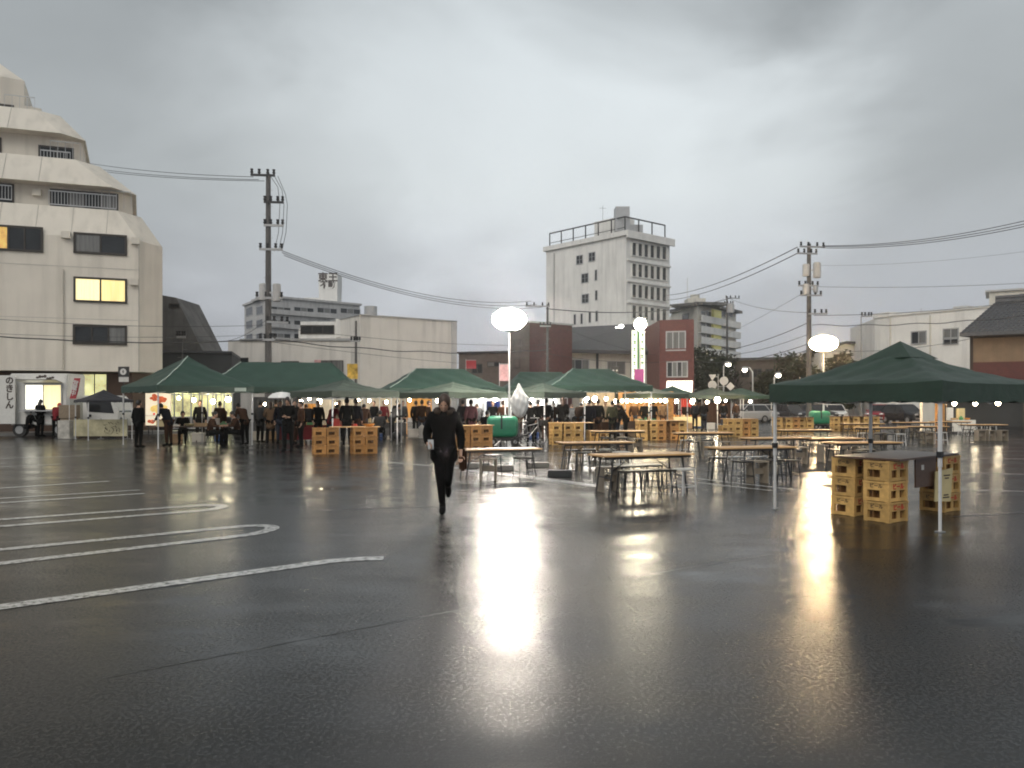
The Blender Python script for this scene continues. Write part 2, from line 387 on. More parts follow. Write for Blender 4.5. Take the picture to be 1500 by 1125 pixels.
def paint_mat():
    m = bpy.data.materials.new('worn_wet_road_paint'); m.use_nodes = True; t = m.node_tree; n = t.nodes; l = t.links
    b = n['Principled BSDF']; b.inputs['Roughness'].default_value = .22; tcn = n.new('ShaderNodeTexCoord')
    k = n.new('ShaderNodeTexNoise'); k.inputs['Scale'].default_value = 15; k.inputs['Detail'].default_value = 8; k.inputs['Roughness'].default_value = .75
    l.new(tcn.outputs['Object'], k.inputs[0]); r = n.new('ShaderNodeValToRGB'); l.new(k.outputs[0], r.inputs[0])
    r.color_ramp.elements[0].position = .38; r.color_ramp.elements[0].color = (.07, .07, .07, 1)
    r.color_ramp.elements[1].position = .52; r.color_ramp.elements[1].color = (.50, .50, .48, 1)
    l.new(r.outputs[0], b.inputs['Base Color'])
    bp = n.new('ShaderNodeBump'); bp.inputs['Strength'].default_value = .25; bp.inputs['Distance'].default_value = .004
    l.new(k.outputs[0], bp.inputs['Height']); l.new(bp.outputs[0], b.inputs['Normal'])
    return m
M_paint = paint_mat()
mb = MB(); mb.poly([(-700, -60, 0), (700, -60, 0), (700, 1500, 0), (-700, 1500, 0)])
kind(mb.build('ground', asphalt()), 'structure')
def ribbon(pts, w, z, name, mat):
    mb = MB(); ps = [Vector(p) for p in pts]; l = []; r = []
    for i, p in enumerate(ps):
        d = (ps[min(i+1, len(ps)-1)]-ps[max(i-1, 0)]).normalized(); nn = Vector((-d.y, d.x))
        ww = w[i] if isinstance(w, list) else w
        l.append(p+nn*ww/2); r.append(p-nn*ww/2)
    for i in range(len(ps)-1):
        mb.poly([(*r[i], z), (*r[i+1], z), (*l[i+1], z), (*l[i], z)])
    return kind(mb.build(name, mat), 'structure')
LD = Vector((2.2, 1.85)).normalized(); LN = Vector((-LD.y, LD.x))
def mark(pts, w=.19, z=.004): return ribbon(pts, w, z, 'road_marking', M_paint)
# nearest bay line, its end bending into a short hook
a = Vector(G(-160, 912)); b = Vector(G(478, 823)); c = Vector(G(562, 818))
dd = (b-a).normalized(); pts = [a+(b-a)*i/24 for i in range(25)]
for i in range(1, 9):
    t = i/8; q = b*(1-t)**2+(b+dd*.22)*2*t*(1-t)+c*t*t; pts.append(q)
mark([tuple(p) for p in pts])
def bay(lo0, lo1, up0, up1, w=.18):
    a0, a1, b0, b1 = (Vector(G(*p)) for p in (lo0, lo1, up0, up1))
    d = ((a1-a0).normalized()+(b1-b0).normalized()).normalized()
    mid = (a1+b1)/2; rad = (b1-a1)/2; rr = rad.length
    arc = [mid-rad*math.cos(math.pi*i/14)+d*rr*1.25*math.sin(math.pi*i/14) for i in range(15)]
    pts = [a0+(a1-a0)*i/20 for i in range(20)]+arc+[b1+(b0-b1)*i/20 for i in range(1, 21)]
    mark([tuple(p) for p in pts], w)
bay((-150, 843), (345, 786), (-150, 820), (345, 772))
bay((-150, 783), (285, 749), (-150, 772), (285, 741))
mark([G(-150, 747), G(212, 723)], .16); mark([G(-150, 739.5), G(205, 718)], .14)
mark([G(-100, 722), G(160, 705)], .18)
mark([G(-80, 688), G(90, 680)], .18)
mark([G(-80, 675), G(120, 668)], .18)
# markings in the middle of the lot
mark([G(555, 676), G(672, 686)], .18)
mark([G(690, 689), G(790, 701), G(905, 716)], .34)
mark([G(905, 716), G(985, 724)], .13, .004)
mark([G(1010, 700), G(1250, 727)], .12)
mark([G(1012, 706), G(1130, 719)], .10, .004)
mark([G(1385, 692), G(1700, 700)], .12)
mark([G(1385, 717), G(1700, 725)], .10)
mark([G(1340, 671), G(1700, 674)], .12)
# tar seams between the asphalt lanes
M_seam = pm('tar_seam', (.012, .012, .012), .42, .3, 12, bump=.3)
def seam(p, w):
    pts = [Vector(G(*q)) for q in p]; res = []
    for i in range(len(pts)-1):
        for k in range(12):
            q = pts[i].lerp(pts[i+1], k/12); res.append((q.x+random.uniform(-.008, .008), q.y+random.uniform(-.012, .012)))
    res.append(tuple(pts[-1])); ribbon(res, [w*random.uniform(.5, 1.3) for _ in res], .003, 'tar_seam', M_seam)
seam([(150, 994), (400, 946), (610, 905), (690, 891), (812, 870)], .011); seam([(812, 870), (1000, 833), (1130, 812)], .007)
seam([(470, 748), (640, 742)], .06)
seam([(1180, 715), (1230, 718)], .06); seam([(1395, 757), (1520, 750)], .05)

# ================================================================== BUILDINGS
random.seed(5)
# --- left: stepped white apartment building
A0 = Vector((PX(-190, 36.6), 36.6)); A1 = Vector((PX(203, 40.4), 40.4)); A2 = Vector((PX(238, 42.2), 42.2))
fw = Wall(A0, A1); cw = Wall(A1, A2)
bk = Vector((-fw.n.x, -fw.n.y)); sideb = A2+Vector((-.475, 1)).normalized()*13
foot = [tuple(A0), tuple(A1), tuple(A2), tuple(sideb), tuple(A0+bk*15)]
def inset(fr, rt):
    """footprint moved back by fr from the front and by rt from the right end"""
    d = fw.d
    return [tuple(A0+bk*fr), tuple(A1-d*rt+bk*fr), tuple(A2-d*rt+bk*fr*.6), tuple(sideb-d*rt), tuple(A0+bk*15)]
apt = thing('apartment_building', 'white stepped apartment block with sloping parapets and a lit shop at street level', 'building', (A1.x, A1.y, 0), world=True)
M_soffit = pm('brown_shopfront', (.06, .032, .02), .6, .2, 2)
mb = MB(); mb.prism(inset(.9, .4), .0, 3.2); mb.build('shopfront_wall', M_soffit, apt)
mb = MB(); mb.prism(foot, 3.22, 10.1); mb.build('wall', M_white, apt)
mb = MB()
cw.box(mb, -.02, .02, 3.25, 10.1, .0, .03)
for z in (5.9, 8.55): fw.box(mb, 0, fw.len, z-.015, z+.015, .001, .012)
mb.build('wall_joint', pm('facade_joint', (.42, .40, .36), .8, .1, 3), apt)  # joints as thin strips, somewhat darker than the wall paint
def band(z0, z1, a, b, wallz, wi):
    mb = MB(); mb.prism(inset(*a), z0, z1, inset(*b)); mb.build('sloping_parapet', M_white, apt)
    mb = MB(); mb.prism(inset(*wi), z0+.2, wallz); mb.build('upper_wall', M_white, apt)
    ns = int(fw.len/1.6)
    for i in range(ns):
        s = i*1.6+.4
        if s > fw.len-max(a[1], b[1])-.2: continue
        p, q = Vector(fw.at(s, z0, -a[0]+.004)), Vector(fw.at(s, z1, -b[0]+.004))
        j = MB(); j.tube([p, q], .018, 4); j.build('parapet_joint', pm('facade_joint', (.42, .40, .36), .8, .1, 3), apt)
band(10.1, 11.75, (0, 0), (.75, 1.1), 13.0, (1.5, 1.6))
band(12.95, 14.45, (.7, 1.35), (1.5, 3.2), 15.9, (2.4, 4.1))
band(15.8, 17.15, (1.6, 3.9), (2.4, 5.2), 17.6, (3.2, 6.2))
mb = MB(); p0 = inset(3.2, 7.0); p1 = inset(4.2, 8.3)
mb.prism(p0, 17.2, 19.0); mb.prism(p0, 19.0, 20.0, p1); mb.build('penthouse', M_white, apt)
mb = MB(); q = fw.at(fw.px(92, 400)[0], 0, .07); mb.tube([(q[0], q[1], 3.3), (q[0], q[1], 8.4)], .045, 7); mb.build('rain_pipe', M_white, apt)
# windows of the lower floors
window(apt, fw, -62, 328, 60, 367, M_frame, [M_glassdk, M_glowdim, M_glowdim, M_glassdk, M_glassdk], .1, label='wide window with dim orange light inside')
window(apt, fw, 111, 343, 183, 372, M_frame, [M_glassgr, M_glassdk], .1)
window(apt, fw, 111, 408, 183, 442, M_frame, [M_glow2, M_glow], .1, label='lit window with pale curtains')
window(apt, fw, 110, 478, 183, 503, M_frame, [M_glassdk, M_glassdk, M_glassgr], .1)
w2 = Wall(fw.at(0, 0, -1.5), fw.at(fw.len, 0, -1.5)); w3 = Wall(fw.at(0, 0, -2.4), fw.at(fw.len, 0, -2.4)); w4 = Wall(fw.at(0, 0, -3.2), fw.at(fw.len, 0, -3.2))
window(apt, w2, 76, 279, 171, 318, M_frame, [M_glassdk, M_glassgr, M_glassdk, M_glassgr], .08)
window(apt, w2, -60, 266, 18, 305, M_frame, [M_glassgr, M_glassdk], .08)
window(apt, w3, 59, 215, 106, 246, M_frame, [M_glassdk, M_glassdk], .08)
window(apt, w3, -40, 200, 0, 240, M_frame, [M_glassdk, M_glassgr], .08)
window(apt, w4, -40, 150, 18, 180, M_frame, [M_glassdk, M_glassgr], .08)
def railing(w, u0, v0, u1, v1, t, name='balcony_railing', gap=.14):
    a, za = w.px(u0, v0); b, zb = w.px(u1, v1); mb = MB()
    w.box(mb, a, b, za-.05, za, t, t+.05); w.box(mb, a, b, zb, zb+.05, t, t+.05)
    k = int((b-a)/gap)
    for i in range(k+1):
        s = a+(b-a)*i/k; w.box(mb, s-.012, s+.012, zb, za, t+.012, t+.038)
    return mb.build(name, M_alu, apt)
railing(w2, 74, 281, 172, 309, .35); railing(w2, -60, 268, 20, 296, .35); railing(w3, 62, 222, 105, 243, .35)
# glass-sided terraces at the stepped end
for (s, z0, z1, t) in ((fw.len-1.5, 12.0, 12.9, -1.2), (fw.len-4.0, 14.5, 15.4, -1.7), (fw.len-6.4, 17.2, 18.0, -3)):
    mb = MB(); fw.box(mb, s-.4, s+1.0, z1-.04, z1, t, t+.04)
    for k in range(5): fw.box(mb, s-.4+.35*k-.01, s-.4+.35*k+.01, z0, z1, t+.01, t+.03)
    mb.build('terrace_railing', M_alu, apt)
for (u, v) in ((97, 345), (199, 354), (197, 414), (44, 272), (152, 329)):
    s, z = fw.px(u, v); t = 0.002 if v > 330 else -1.498
    if v in (329,): continue
    mb = MB(); fw.box(mb, s-.20, s+.20, z-.16, z+.18, t, t+.24); o = mb.build('vent_hood', M_white, apt)
# lit shop panes at street level
ws = Wall(fw.at(0, 0, -.9), fw.at(fw.len-.45, 0, -.9))
window(apt, ws, 121, 548, 156, 592, M_frame, [M_shop, M_shop], .06, name='shop_window', label='lit yellow shop window')
window(apt, ws, -60, 552, 12, 600, M_frame, [M_glowdim, M_shop, M_glowdim], .06, name='shop_window')
mb = MB(); fw.box(mb, -1, fw.len+2, .0, .14, -.6, 1.4); kind(mb.build('pavement', pm('pavement_concrete', (.16, .155, .15), .35, .15, 3)), 'structure')

# --- dark concrete building with a raking wall and dark flat block
def flat(u0, u1, Y0, Y1, dep=10, skew=0):
    a = Vector((PX(u0, Y0), Y0)); b = Vector((PX(u1, Y1), Y1)); d = (b-a).normalized(); k = Vector((-d.y, d.x))
    return [tuple(a), tuple(b), tuple(b+k*dep), tuple(a+k*dep)], Wall(a, b)
Yb = 54
rk = thing('raking_building', 'stained dark concrete building with a steep raking side beside the white apartments', 'building', (PX(275, Yb), Yb, 0), world=True)
prof = [(225, 640), (225, 430), (241, 433), (258, 436), (297, 514), (297, 640)]
mb = MB(); fr = [P3(u, v, Yb) for u, v in prof]; bkf = [(x, y+4, z) for x, y, z in fr]
mb.poly(fr[::-1]); mb.poly(bkf)
for i in range(len(fr)):
    j = (i+1) % len(fr); mb.poly([fr[i], fr[j], bkf[j], bkf[i]])
mb.build('wall', M_dkconc, rk)
wk = Wall((PX(225, Yb), Yb), (PX(316, Yb), Yb))
window(rk, wk, 249, 446, 262, 450, M_frame, [M_glassdk], .06)
pts, wd = flat(238, 340, 46, 47, 6)
db = building('shop_building', 'low dark flat roofed shop building with a bright glazed front behind the left tent', pts, 0, PZ(517, 46), M_dkbox)
mb = MB(); wd.box(mb, 0, wd.len, PZ(516.5, 46), PZ(513, 46), -6, .15); mb.build('roof', M_roofdk, db)
# its lit shop front: mullions, transom and glowing panes
mb = MB(); wd.pxbox(mb, 205, 566, 347, 562, .0, 2.6); 
x0, _ = wd.px(252, 600); x1, _ = wd.px(345, 600)
fr = MB(); n = 8
for i in range(n+1):
    s = x0+(x1-x0)*i/n; wd.box(fr, s-.035, s+.035, .1, 3.0, 2.0, 2.1)
for z in (.1, .75, 2.05, 2.95): wd.box(fr, x0, x1, z, z+.06, 1.99, 2.09)
shop_frame = fr.build('shop_front', M_alu, db)
for i in range(n):
    a, b = x0+(x1-x0)*i/n, x0+(x1-x0)*(i+1)/n
    for (z0, z1, m) in ((.16, .75, M_glassgr), (.81, 2.05, M_shop), (2.11, 2.95, M_shop)):
        g_ = MB(); wd.box(g_, a+.04, b-.04, z0, z1, 2.03, 2.05); g_.build('pane', m, shop_frame)
mb = MB(); wd.box(mb, x0, x1, 3.0, 3.25, .003, 2.1); mb.build('canopy', M_dkbox, db)
for (k, z) in ((.12, 2.45), (.3, 2.3), (.48, 2.5), (.62, 2.25), (.72, 2.4), (.86, 2.35), (.93, 2.5)):
    s = x0+(x1-x0)*k; q = MB(); q.ell(wd.at(s, z, 2.25), (.12, .12, .12), 10, 6)
    o = q.build('shop_light', pm('shop_light_glow', (1, .93, .72), .4, .02, 3, emit=22), db, smooth=True)

# --- far grey apartment with rooftop sign tower
Y4 = 150
a4 = (PX(358, Y4+5), Y4+5); c4 = (PX(394, Y4-8), Y4-8); e4 = (PX(527, Y4+4), Y4+4)
pts = [a4, c4, e4, (e4[0]-10, e4[1]+14), (a4[0]+2, a4[1]+12)]
far = building('apartment_building', 'far grey apartment slab with rows of dark windows and a signed roof tower', pts, 0, PZ(444, Y4), M_grey)
wl, wr = Wall(a4, c4), Wall(c4, e4)
mb = MB(); wr.box(mb, -.3, wr.len+.3, PZ(444, Y4)+.003, PZ(441, Y4), -8, .35); wl.box(mb, -.3, wl.len+.3, PZ(444, Y4)+.003, PZ(441, Y4), -3, .35); mb.build('roof_edge', M_grey, far)
for r_ in range(5):
    v = 449+r_*19.5
    for c_ in range(4):
        u = 397+c_*34; window(far, wr, u, v+c_*.8, u+28, v+9+c_*.8, M_alu, [M_glassdk, M_glassgr, M_glassdk], .12)
    for c_ in range(2):
        u = 361+c_*15; window(far, wl, u, v+3-c_*1.5, u+9, v+11-c_*1.5, M_alu, [M_glassdk], .1)
    mb = MB(); wr.box(mb, 0, wr.len, PZ(v+10.5, Y4), PZ(v+17.5, Y4)+.02, .002, .5) if False else wr.box(mb, 0, wr.len, PZ(v+17.5, Y4), PZ(v+11, Y4), .002, .6)
    mb.build('balcony', M_grey, far)
Ys = Y4+4; wt = Wall((PX(467, Ys), Ys), (PX(494, Ys), Ys))
mb = MB(); wt.box(mb, 0, wt.len, PZ(444, Ys)-1, PZ(424, Ys), -4, 0); wt.box(mb, -3, 0, PZ(444, Ys)-1, PZ(436, Ys), -4, 0); mb.build('roof_tower', M_tower, far)
mb = MB(); wt.box(mb, -.05, wt.len+.05, PZ(424, Ys)+.003, PZ(401, Ys), -4.05, .05); brd = mb.build('sign_board', M_tower, far)
zt, zb_ = PZ(406.5, Ys), PZ(417.5, Ys)
def wtext(w, name, s, mat, size, parent, u, v, t, **k):
    a, z = w.px(u, v); return text(name, s, mat, size, parent, w.at(a, z, t), wall_rot(w), **k)
wtext(wt, 'lettering', '東王', M_ink, 2.0, brd, 480.5, 407, .06, bold=.03)
wtext(wt, 'lettering', '不動', M_ink, 1.6, brd, 480.5, 418, .06, bold=.03)

# --- white low complex with a long blank wall
a5 = (PX(527, 62), 62); b5 = (PX(668, 67.2), 67.2)
d5 = (Vector(b5)-Vector(a5)).normalized(); k5 = Vector((-d5.y, d5.x))
pts = [a5, b5, tuple(Vector(b5)+k5*10), tuple(Vector(a5)+k5*14)]
blank = building('warehouse_building', 'pale windowless warehouse with a long blank wall behind the tents', pts, 0, PZ(461.5, 62), M_beigew)
w5 = Wall(a5, b5)
mb = MB(); w5.box(mb, -.1, w5.len+.1, PZ(461.5, 62)+.003, PZ(460.0, 62), -6, .1); mb.build('roof_edge', M_alu, blank)
mb = MB(); w5.box(mb, w5.len-.5, w5.len+.06, 0, PZ(462, 62), -.3, .06); mb.build('corner_strip', M_grey, blank)
mb = MB(); q = P3(543, 456, 66); mb.tube([(q[0], q[1], PZ(463, 66)), (q[0], q[1], PZ(449, 66))], .55, 14); mb.build('water_tank', M_alu, blank)
pts, w6 = flat(334, 524, 64, 63.4, 9)
low = building('shop_building', 'low pale two storey building with a stepped roof and dark upper windows', pts, 0, PZ(500, 64), M_beigew)
mb = MB(); w6.box(mb, 1, w6.len, PZ(500, 64)+.003, PZ(496.5, 64), -.4, .12); mb.build('roof_edge', M_alu, low)
wm_ = Wall((PX(440, 66), 66), (PX(524, 66), 66))
mb = MB(); wm_.box(mb, 0, wm_.len, PZ(500, 66), PZ(471, 66), -5, 0); wm_.box(mb, 3.2, wm_.len, PZ(495, 66), PZ(470, 66)+.1, .002, .8); mb.build('upper_wall', M_tower, low)
window(low, wm_, 442, 478, 488, 488, M_frame, [M_glassdk, M_glassdk, M_glassdk], .1)
window(low, wm_, 506, 480, 524, 486, M_frame, [M_glassdk, M_glassdk], .08, proud=.9)
for (u0, v0, u1, v1, p) in ((336, 527, 341, 538, 1), (351, 525, 363, 536, 1), (413, 530, 437, 534, 2), (470, 529, 486, 549, 2), (486, 529, 502, 549, 2)):
    window(low, w6, u0, v0, u1, v1, M_frame, [M_glassdk if p == 1 else M_glassgr]*p, .06)
mb = MB(); w6.pxbox(mb, 521, 468, 526, 590, .01, .25); mb.build('downpipe_duct', M_dkbox, low)
# --- brown low building, dark red tile building
pts, w7 = flat(672, 756, 82, 80, 8)
brn = building('shop_building', 'low brown sided building with a flat roof between warehouse and red tiles', pts, 0, PZ(518, 82), M_brown)
mb = MB(); w7.box(mb, -.2, w7.len, PZ(518, 82)+.003, PZ(515.5, 82), -5, .2); mb.build('roof_edge', M_roofdk, brn)
window(brn, w7, 692, 534, 706, 546, M_frame, [M_glassdk, M_glassdk], .08); window(brn, w7, 715, 531, 733, 536, M_frame, [M_glassgr, M_glassdk], .08)
a8 = (PX(748, 79), 79); c8 = (PX(776, 76), 76); e8 = (PX(838, 79), 79)
pts = [a8, c8, e8, (e8[0], 90), (a8[0], 90)]
red = building('brick_building', 'dark red tiled three storey building with a brown side behind the lamp', pts, 0, PZ(474, 77), M_brick)
wl, wr = Wall(a8, c8), Wall(c8, e8)
mb = MB(); wl.box(mb, 0, wl.len-.03, 0, PZ(476, 77), .003, .05); mb.build('side_cladding', M_brown, red)
mb = MB(); wl.box(mb, -.1, wl.len+.1, PZ(474, 77)+.003, PZ(471.5, 77), -2, .12); wr.box(mb, -.1, wr.len+.1, PZ(474, 77)+.003, PZ(471.5, 77), -2, .12); mb.build('roof_edge', M_grey, red)
window(red, wl, 754, 499, 763, 516, M_frame, [M_glassdk], .08, proud=.1); window(red, wl, 754, 525, 762, 538, M_frame, [M_glassdk], .08, proud=.1)
# --- white tower
YT = 108; C = (PX(917, YT), YT); LFT = (PX(800, YT+11.5), YT+11.5); RGT = (PX(981, YT+6), YT+6)
dl = Vector(LFT)-Vector(C); dr = Vector(RGT)-Vector(C)
pts = [LFT, C, RGT, tuple(Vector(RGT)+dl)]
ztop = PZ(345, YT)
tw = building('tower_building', 'tall white office tower with narrow window bands and a roof frame', pts, 0, ztop, M_tower)
wl, wr = Wall(LFT, C), Wall(C, RGT)
mb = MB(); wl.box(mb, -.35, wl.len+.35, ztop+.003, ztop+.7, -.6, .35); mb.build('parapet', M_tower, tw)
mb = MB(); wr.box(mb, -.3, wr.len+.5, ztop-.35, ztop+.7, .36, .6); wr.box(mb, 0, wr.len, ztop+.003, ztop+.68, -3, .3); mb.build('cornice', M_tower, tw)
mb = MB()
for v in (380.5, 411.5, 442.5, 473.5):
    s, z = wr.px(919, v); wr.box(mb, .2, wr.len, z-.12, z+.12, .004, .3)
mb.build('floor_ledge', M_tower, tw)
for r_ in range(4):
    for c_ in range(6):
        u = 925.5+c_*8.8; v = 355.5+r_*31+c_*1.15-r_*.5
        window(tw, wr, u-.4, v, u+5.6, v+19.5, M_tower, [M_glassdk], .09, proud=.2)
for (u, v, du, dv) in ((845, 375.5, 8.5, 10), (863, 371, 8.5, 10.5), (852.5, 402, 9, 11), (853, 432, 9, 10.5)):
    window(tw, wl, u, v, u+du, v+dv, M_alu, [M_glassdk, M_glassdk], .1, rows=2)
for (u, v, dv) in ((872, 396, 14), (872.5, 426, 13), (841, 461, 14), (851, 460, 14), (863, 458, 14), (873, 456, 14)):
    window(tw, wl, u, v, u+2.4, v+dv, M_alu, [M_glassdk], .08)
# vertical pipe, roof frame, roof house, tank, aerial
mb = MB(); q = wl.at(wl.px(812.5, 400)[0], 0, .15); mb.tube([(q[0], q[1], 1), (q[0], q[1], ztop-.5)], .1, 6); mb.build('drain_pipe', M_grey, tw)
mb = MB(); zr = ztop+2.8
cor = [wl.at(.4, zr, -.4), wl.at(wl.len-.5, zr, -.4), wr.at(wr.len-.6, zr, -.4)]
for i in range(2):
    a, b = Vector(cor[i]), Vector(cor[i+1]); mb.tube([a, b], .11, 5)
    k = 6 if i == 0 else 3
    for j in range(k+1):
        p = a.lerp(b, j/k); mb.tube([(p.x, p.y, ztop+.6), p], .1, 5)
a, b = Vector(cor[0]), Vector(cor[1]); mb.tube([a-Vector((0, 0, 1.5)), b-Vector((0, 0, 1.5))], .05, 5)
mb.build('roof_frame', M_black, tw)
wh = Wall(wl.at(wl.len-7.6, 0, -2.0), wl.at(wl.len-2.6, 0, -2.0))
mb = MB(); wh.box(mb, 0, wh.len, ztop, ztop+3.5, -3.2, 0); mb.build('roof_house', M_tower, tw)
mb = MB(); q = wh.at(wh.len-1.2, 0, -1.5); mb.tube([(q[0], q[1], ztop+3.5), (q[0], q[1], ztop+4.7)], .7, 14); mb.build('water_tank', M_alu, tw)
mb = MB(); q = wr.at(1.5, 0, -2.2); mb.box(q[0]-1, q[0]+1, q[1]-1, q[1]+1, ztop+1, ztop+4.5); q = wr.at(3.8, 0, -2); mb.box(q[0]-1.2, q[0]+1.2, q[1]-1, q[1]+1, ztop, ztop+2.2); mb.build('cooling_unit', M_alu, tw)
mb = MB(); q = wh.at(.8, 0, -1); mb.tube([(q[0], q[1], ztop+3.4), (q[0], q[1], ztop+6)], .03, 4); mb.tube([(q[0]-.5, q[1], ztop+5.6), (q[0]+.5, q[1], ztop+5.6)], .025, 4); mb.build('aerial', M_black, tw)
# --- building with dark roof and pale lower wall in front of the tower
pts, w9 = flat(806, 968, 84, 88, 8)
dk = building('shop_building', 'broad low building with a dark sloping metal roof and pale front', pts, 0, PZ(510, 84), M_cream)
mb = MB(); a, b = Vector(w9.at(-.5, 0, .9)), Vector(w9.at(w9.len+.3, 0, .9)); z0, z1 = PZ(512, 84), PZ(477, 88)
c_, d_ = Vector(w9.at(3, 0, -6)), Vector(w9.at(w9.len+.3, 0, -6))
mb.poly([(a.x, a.y, z0), (b.x, b.y, z0), (d_.x, d_.y, z1+.8), (c_.x, c_.y, z1)]); mb.poly([(a.x, a.y, z0-.4), (b.x, b.y, z0-.4), (b.x, b.y, z0), (a.x, a.y, z0)][::1])
mb.poly([(a.x, a.y, z0), (c_.x, c_.y, z1), (c_.x, c_.y+2, z0)]); mb.poly([(c_.x, c_.y, z1), (d_.x, d_.y, z1+.8), (d_.x, d_.y+3, z0), (c_.x, c_.y+3, z0)]); mb.build('roof', M_roofdk, dk)
window(dk, w9, 832, 527, 862, 541, M_alu, [M_glassgr, M_glassdk, M_glassgr], .08); window(dk, w9, 890, 530, 915, 548, M_alu, [M_glassgr, M_glassgr], .08); window(dk, w9, 952, 530, 962, 550, M_alu, [M_glassdk, M_glassgr], .1)
mb = MB(); w9.pxbox(mb, 873, 512, 876, 545, .01, .15); mb.build('downpipe', M_dkbox, dk)
for (u, v) in ((901, 480), (957, 477)):
    s, z = w9.px(u, v); q = MB(); q.ell(w9.at(s, z, 1.6), (.28, .28, .2), 10, 6); q.tube([w9.at(s, z, 1.4), w9.at(s, z, .2)], .05, 5); q.build('flood_lamp', pm('lamp_glow_cool', (1, .96, .88), .4, .02, 3, emit=14), dk)
# --- red brick shop with big curtained windows
a10 = (PX(966, 80), 80); c10 = (PX(1016, 79), 79)
pts = [a10, c10, (c10[0]+1.5, 90), (a10[0], 90)]
M_brick2 = pm('red_tile', (.14, .028, .022), .55, .2, 4, bump=.1)
bs = building('brick_building', 'narrow red tiled shop with two big curtained windows and a glowing white awning', pts, 0, PZ(469, 80), M_brick2)
w10 = Wall(a10, c10)
mb = MB(); w10.box(mb, w10.len-.5, w10.len+.04, 0, PZ(470, 80), .002, .12); w10.box(mb, -.02, w10.len-.5, PZ(516, 80), PZ(511, 80), .002, .08); mb.build('tile_pilaster', M_brick2, bs)
window(bs, w10, 977, 487, 1003, 512, M_alu, [M_glassgr]*3, .12); window(bs, w10, 978, 531, 1006, 551, M_alu, [M_glassdk, M_glassgr, M_glassdk, M_glassgr], .12)
mb = MB(); s0, zt_ = w10.px(977, 558); s1, zb2 = w10.px(1015, 572)
for i in range(6):
    a, b = s0+(s1-s0)*i/6, s0+(s1-s0)*(i+1)/6
    mb.poly([w10.at(a, zb2, 1.0), w10.at(b, zb2, 1.0), w10.at(b, zt_, .15), w10.at(a, zt_, .15)]); mb.poly([w10.at(a, zb2-.35, 1.0), w10.at(b, zb2-.35, 1.0), w10.at(b, zb2, 1.0), w10.at(a, zb2, 1.0)])
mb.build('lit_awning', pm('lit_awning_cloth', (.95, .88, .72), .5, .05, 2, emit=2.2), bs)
# --- beige apartment with balconies, behind
Y11 = 128; a11 = (PX(984, Y11+10), Y11+10); c11 = (PX(1022, Y11-2), Y11-2); e11 = (PX(1078, Y11+10), Y11+10)
pts = [a11, c11, e11, (e11[0]-2, Y11+24), (a11[0]+2, Y11+24)]
z11 = PZ(449, Y11)
ap = building('apartment_building', 'beige apartment block with curved white balconies and a yellow lit stair', pts, 0, z11, M_cream)
wl, wr = Wall(a11, c11), Wall(c11, e11)
mb = MB(); wl.box(mb, -.2, wl.len+.3, z11+.003, z11+.5, -5, .5); wr.box(mb, -.3, wr.len+.8, z11+.004, z11+.45, -4.9, .9); mb.build('roof_slab', M_dkconc, ap)
mb = MB(); q = P3(1020, 440, Y11+4); mb.box(q[0]-1.4, q[0]+1.6, q[1], q[1]+3, z11+.4, PZ(432, Y11)); mb.tube([(q[0], q[1]+1, z11), (q[0], q[1]+1, PZ(426, Y11))], .8, 12); mb.tube([(q[0]-1.3, q[1]+1, z11), (q[0]-1.3, q[1]+1, PZ(400, Y11))], .05, 4); mb.build('roof_tower', M_cream, ap)
window(ap, wl, 1000, 462, 1009, 470, M_frame, [M_glassdk], .1)
for r_ in range(6):
    v = 462+r_*15.5
    mb = MB(); s, z = wr.px(1040, v+4); wr.box(mb, .3, wr.len+.7, z-.9, z+.15, .5, .65)
    wr.box(mb, .3, wr.len+.7, z-1.0, z-.9, .002, .66); mb.build('balcony', M_tower, ap)
    for (u, m) in ((1027, M_glassgr), (1035, M_glassdk), (1057, M_glassdk), (1067, M_glassdk)):
        window(ap, wr, u, v-6, u+6, v+2.5, M_alu, [m], .08)
    mb = MB(); a, _ = wr.px(1042, v); b, _ = wr.px(1053, v); wr.box(mb, a, b, z-1.2, z+1.5, .004, .62 if False else .45); mb.build('stair_panel', pm('yellow_lit_stair', (.62, .58, .22), .6, .1, 3, emit=.10), ap)
# --- long dark two storey buildings at the right back
pts, w12 = flat(1076, 1196, 96, 92, 9)
lg = building('shop_building', 'long dark low building with a flat roof beyond the parked cars', pts, 0, PZ(527, 94), M_brown)
mb = MB(); w12.box(mb, -.3, w12.len+.3, PZ(527, 94)+.003, PZ(523.5, 94), -5, .6); mb.build('roof', M_roofdk, lg)
for u in (1086, 1104, 1122, 1148, 1166): window(lg, w12, u, 541, u+11, 552, M_frame, [M_glassdk, M_glassdk], .08)
# --- grey gable and white corner building at right
Y14 = 84; gb = thing('gable_building', 'grey gabled house beside the white flat roofed building', 'building', (PX(1250, Y14), Y14, 0), world=True)
prof = [(1200, 640), (1200, 516), (1238, 504), (1300, 508), (1300, 640)]
fr = [P3(u, v, Y14) for u, v in prof]; bf = [(x, y+8, z) for x, y, z in fr]; mb = MB(); mb.poly(fr[::-1]); mb.poly(bf)
mb.poly([fr[0], fr[1], bf[1], bf[0]]); mb.poly([fr[3], fr[4], bf[4], bf[3]]); mb.build('wall', M_grey, gb)
mb = MB()
for i in (1, 2):
    p, q = Vector(fr[i]), Vector(fr[i+1]); p2, q2 = Vector(bf[i]), Vector(bf[i+1]); o_ = Vector((0, -.4, .02)); t_ = Vector((0, -.4, .3))
    mb.poly([p+t_, q+t_, q2+t_, p2+t_]); mb.poly([p+o_, q+o_, q+t_, p+t_])
mb.build('roof', M_roofdk, gb)
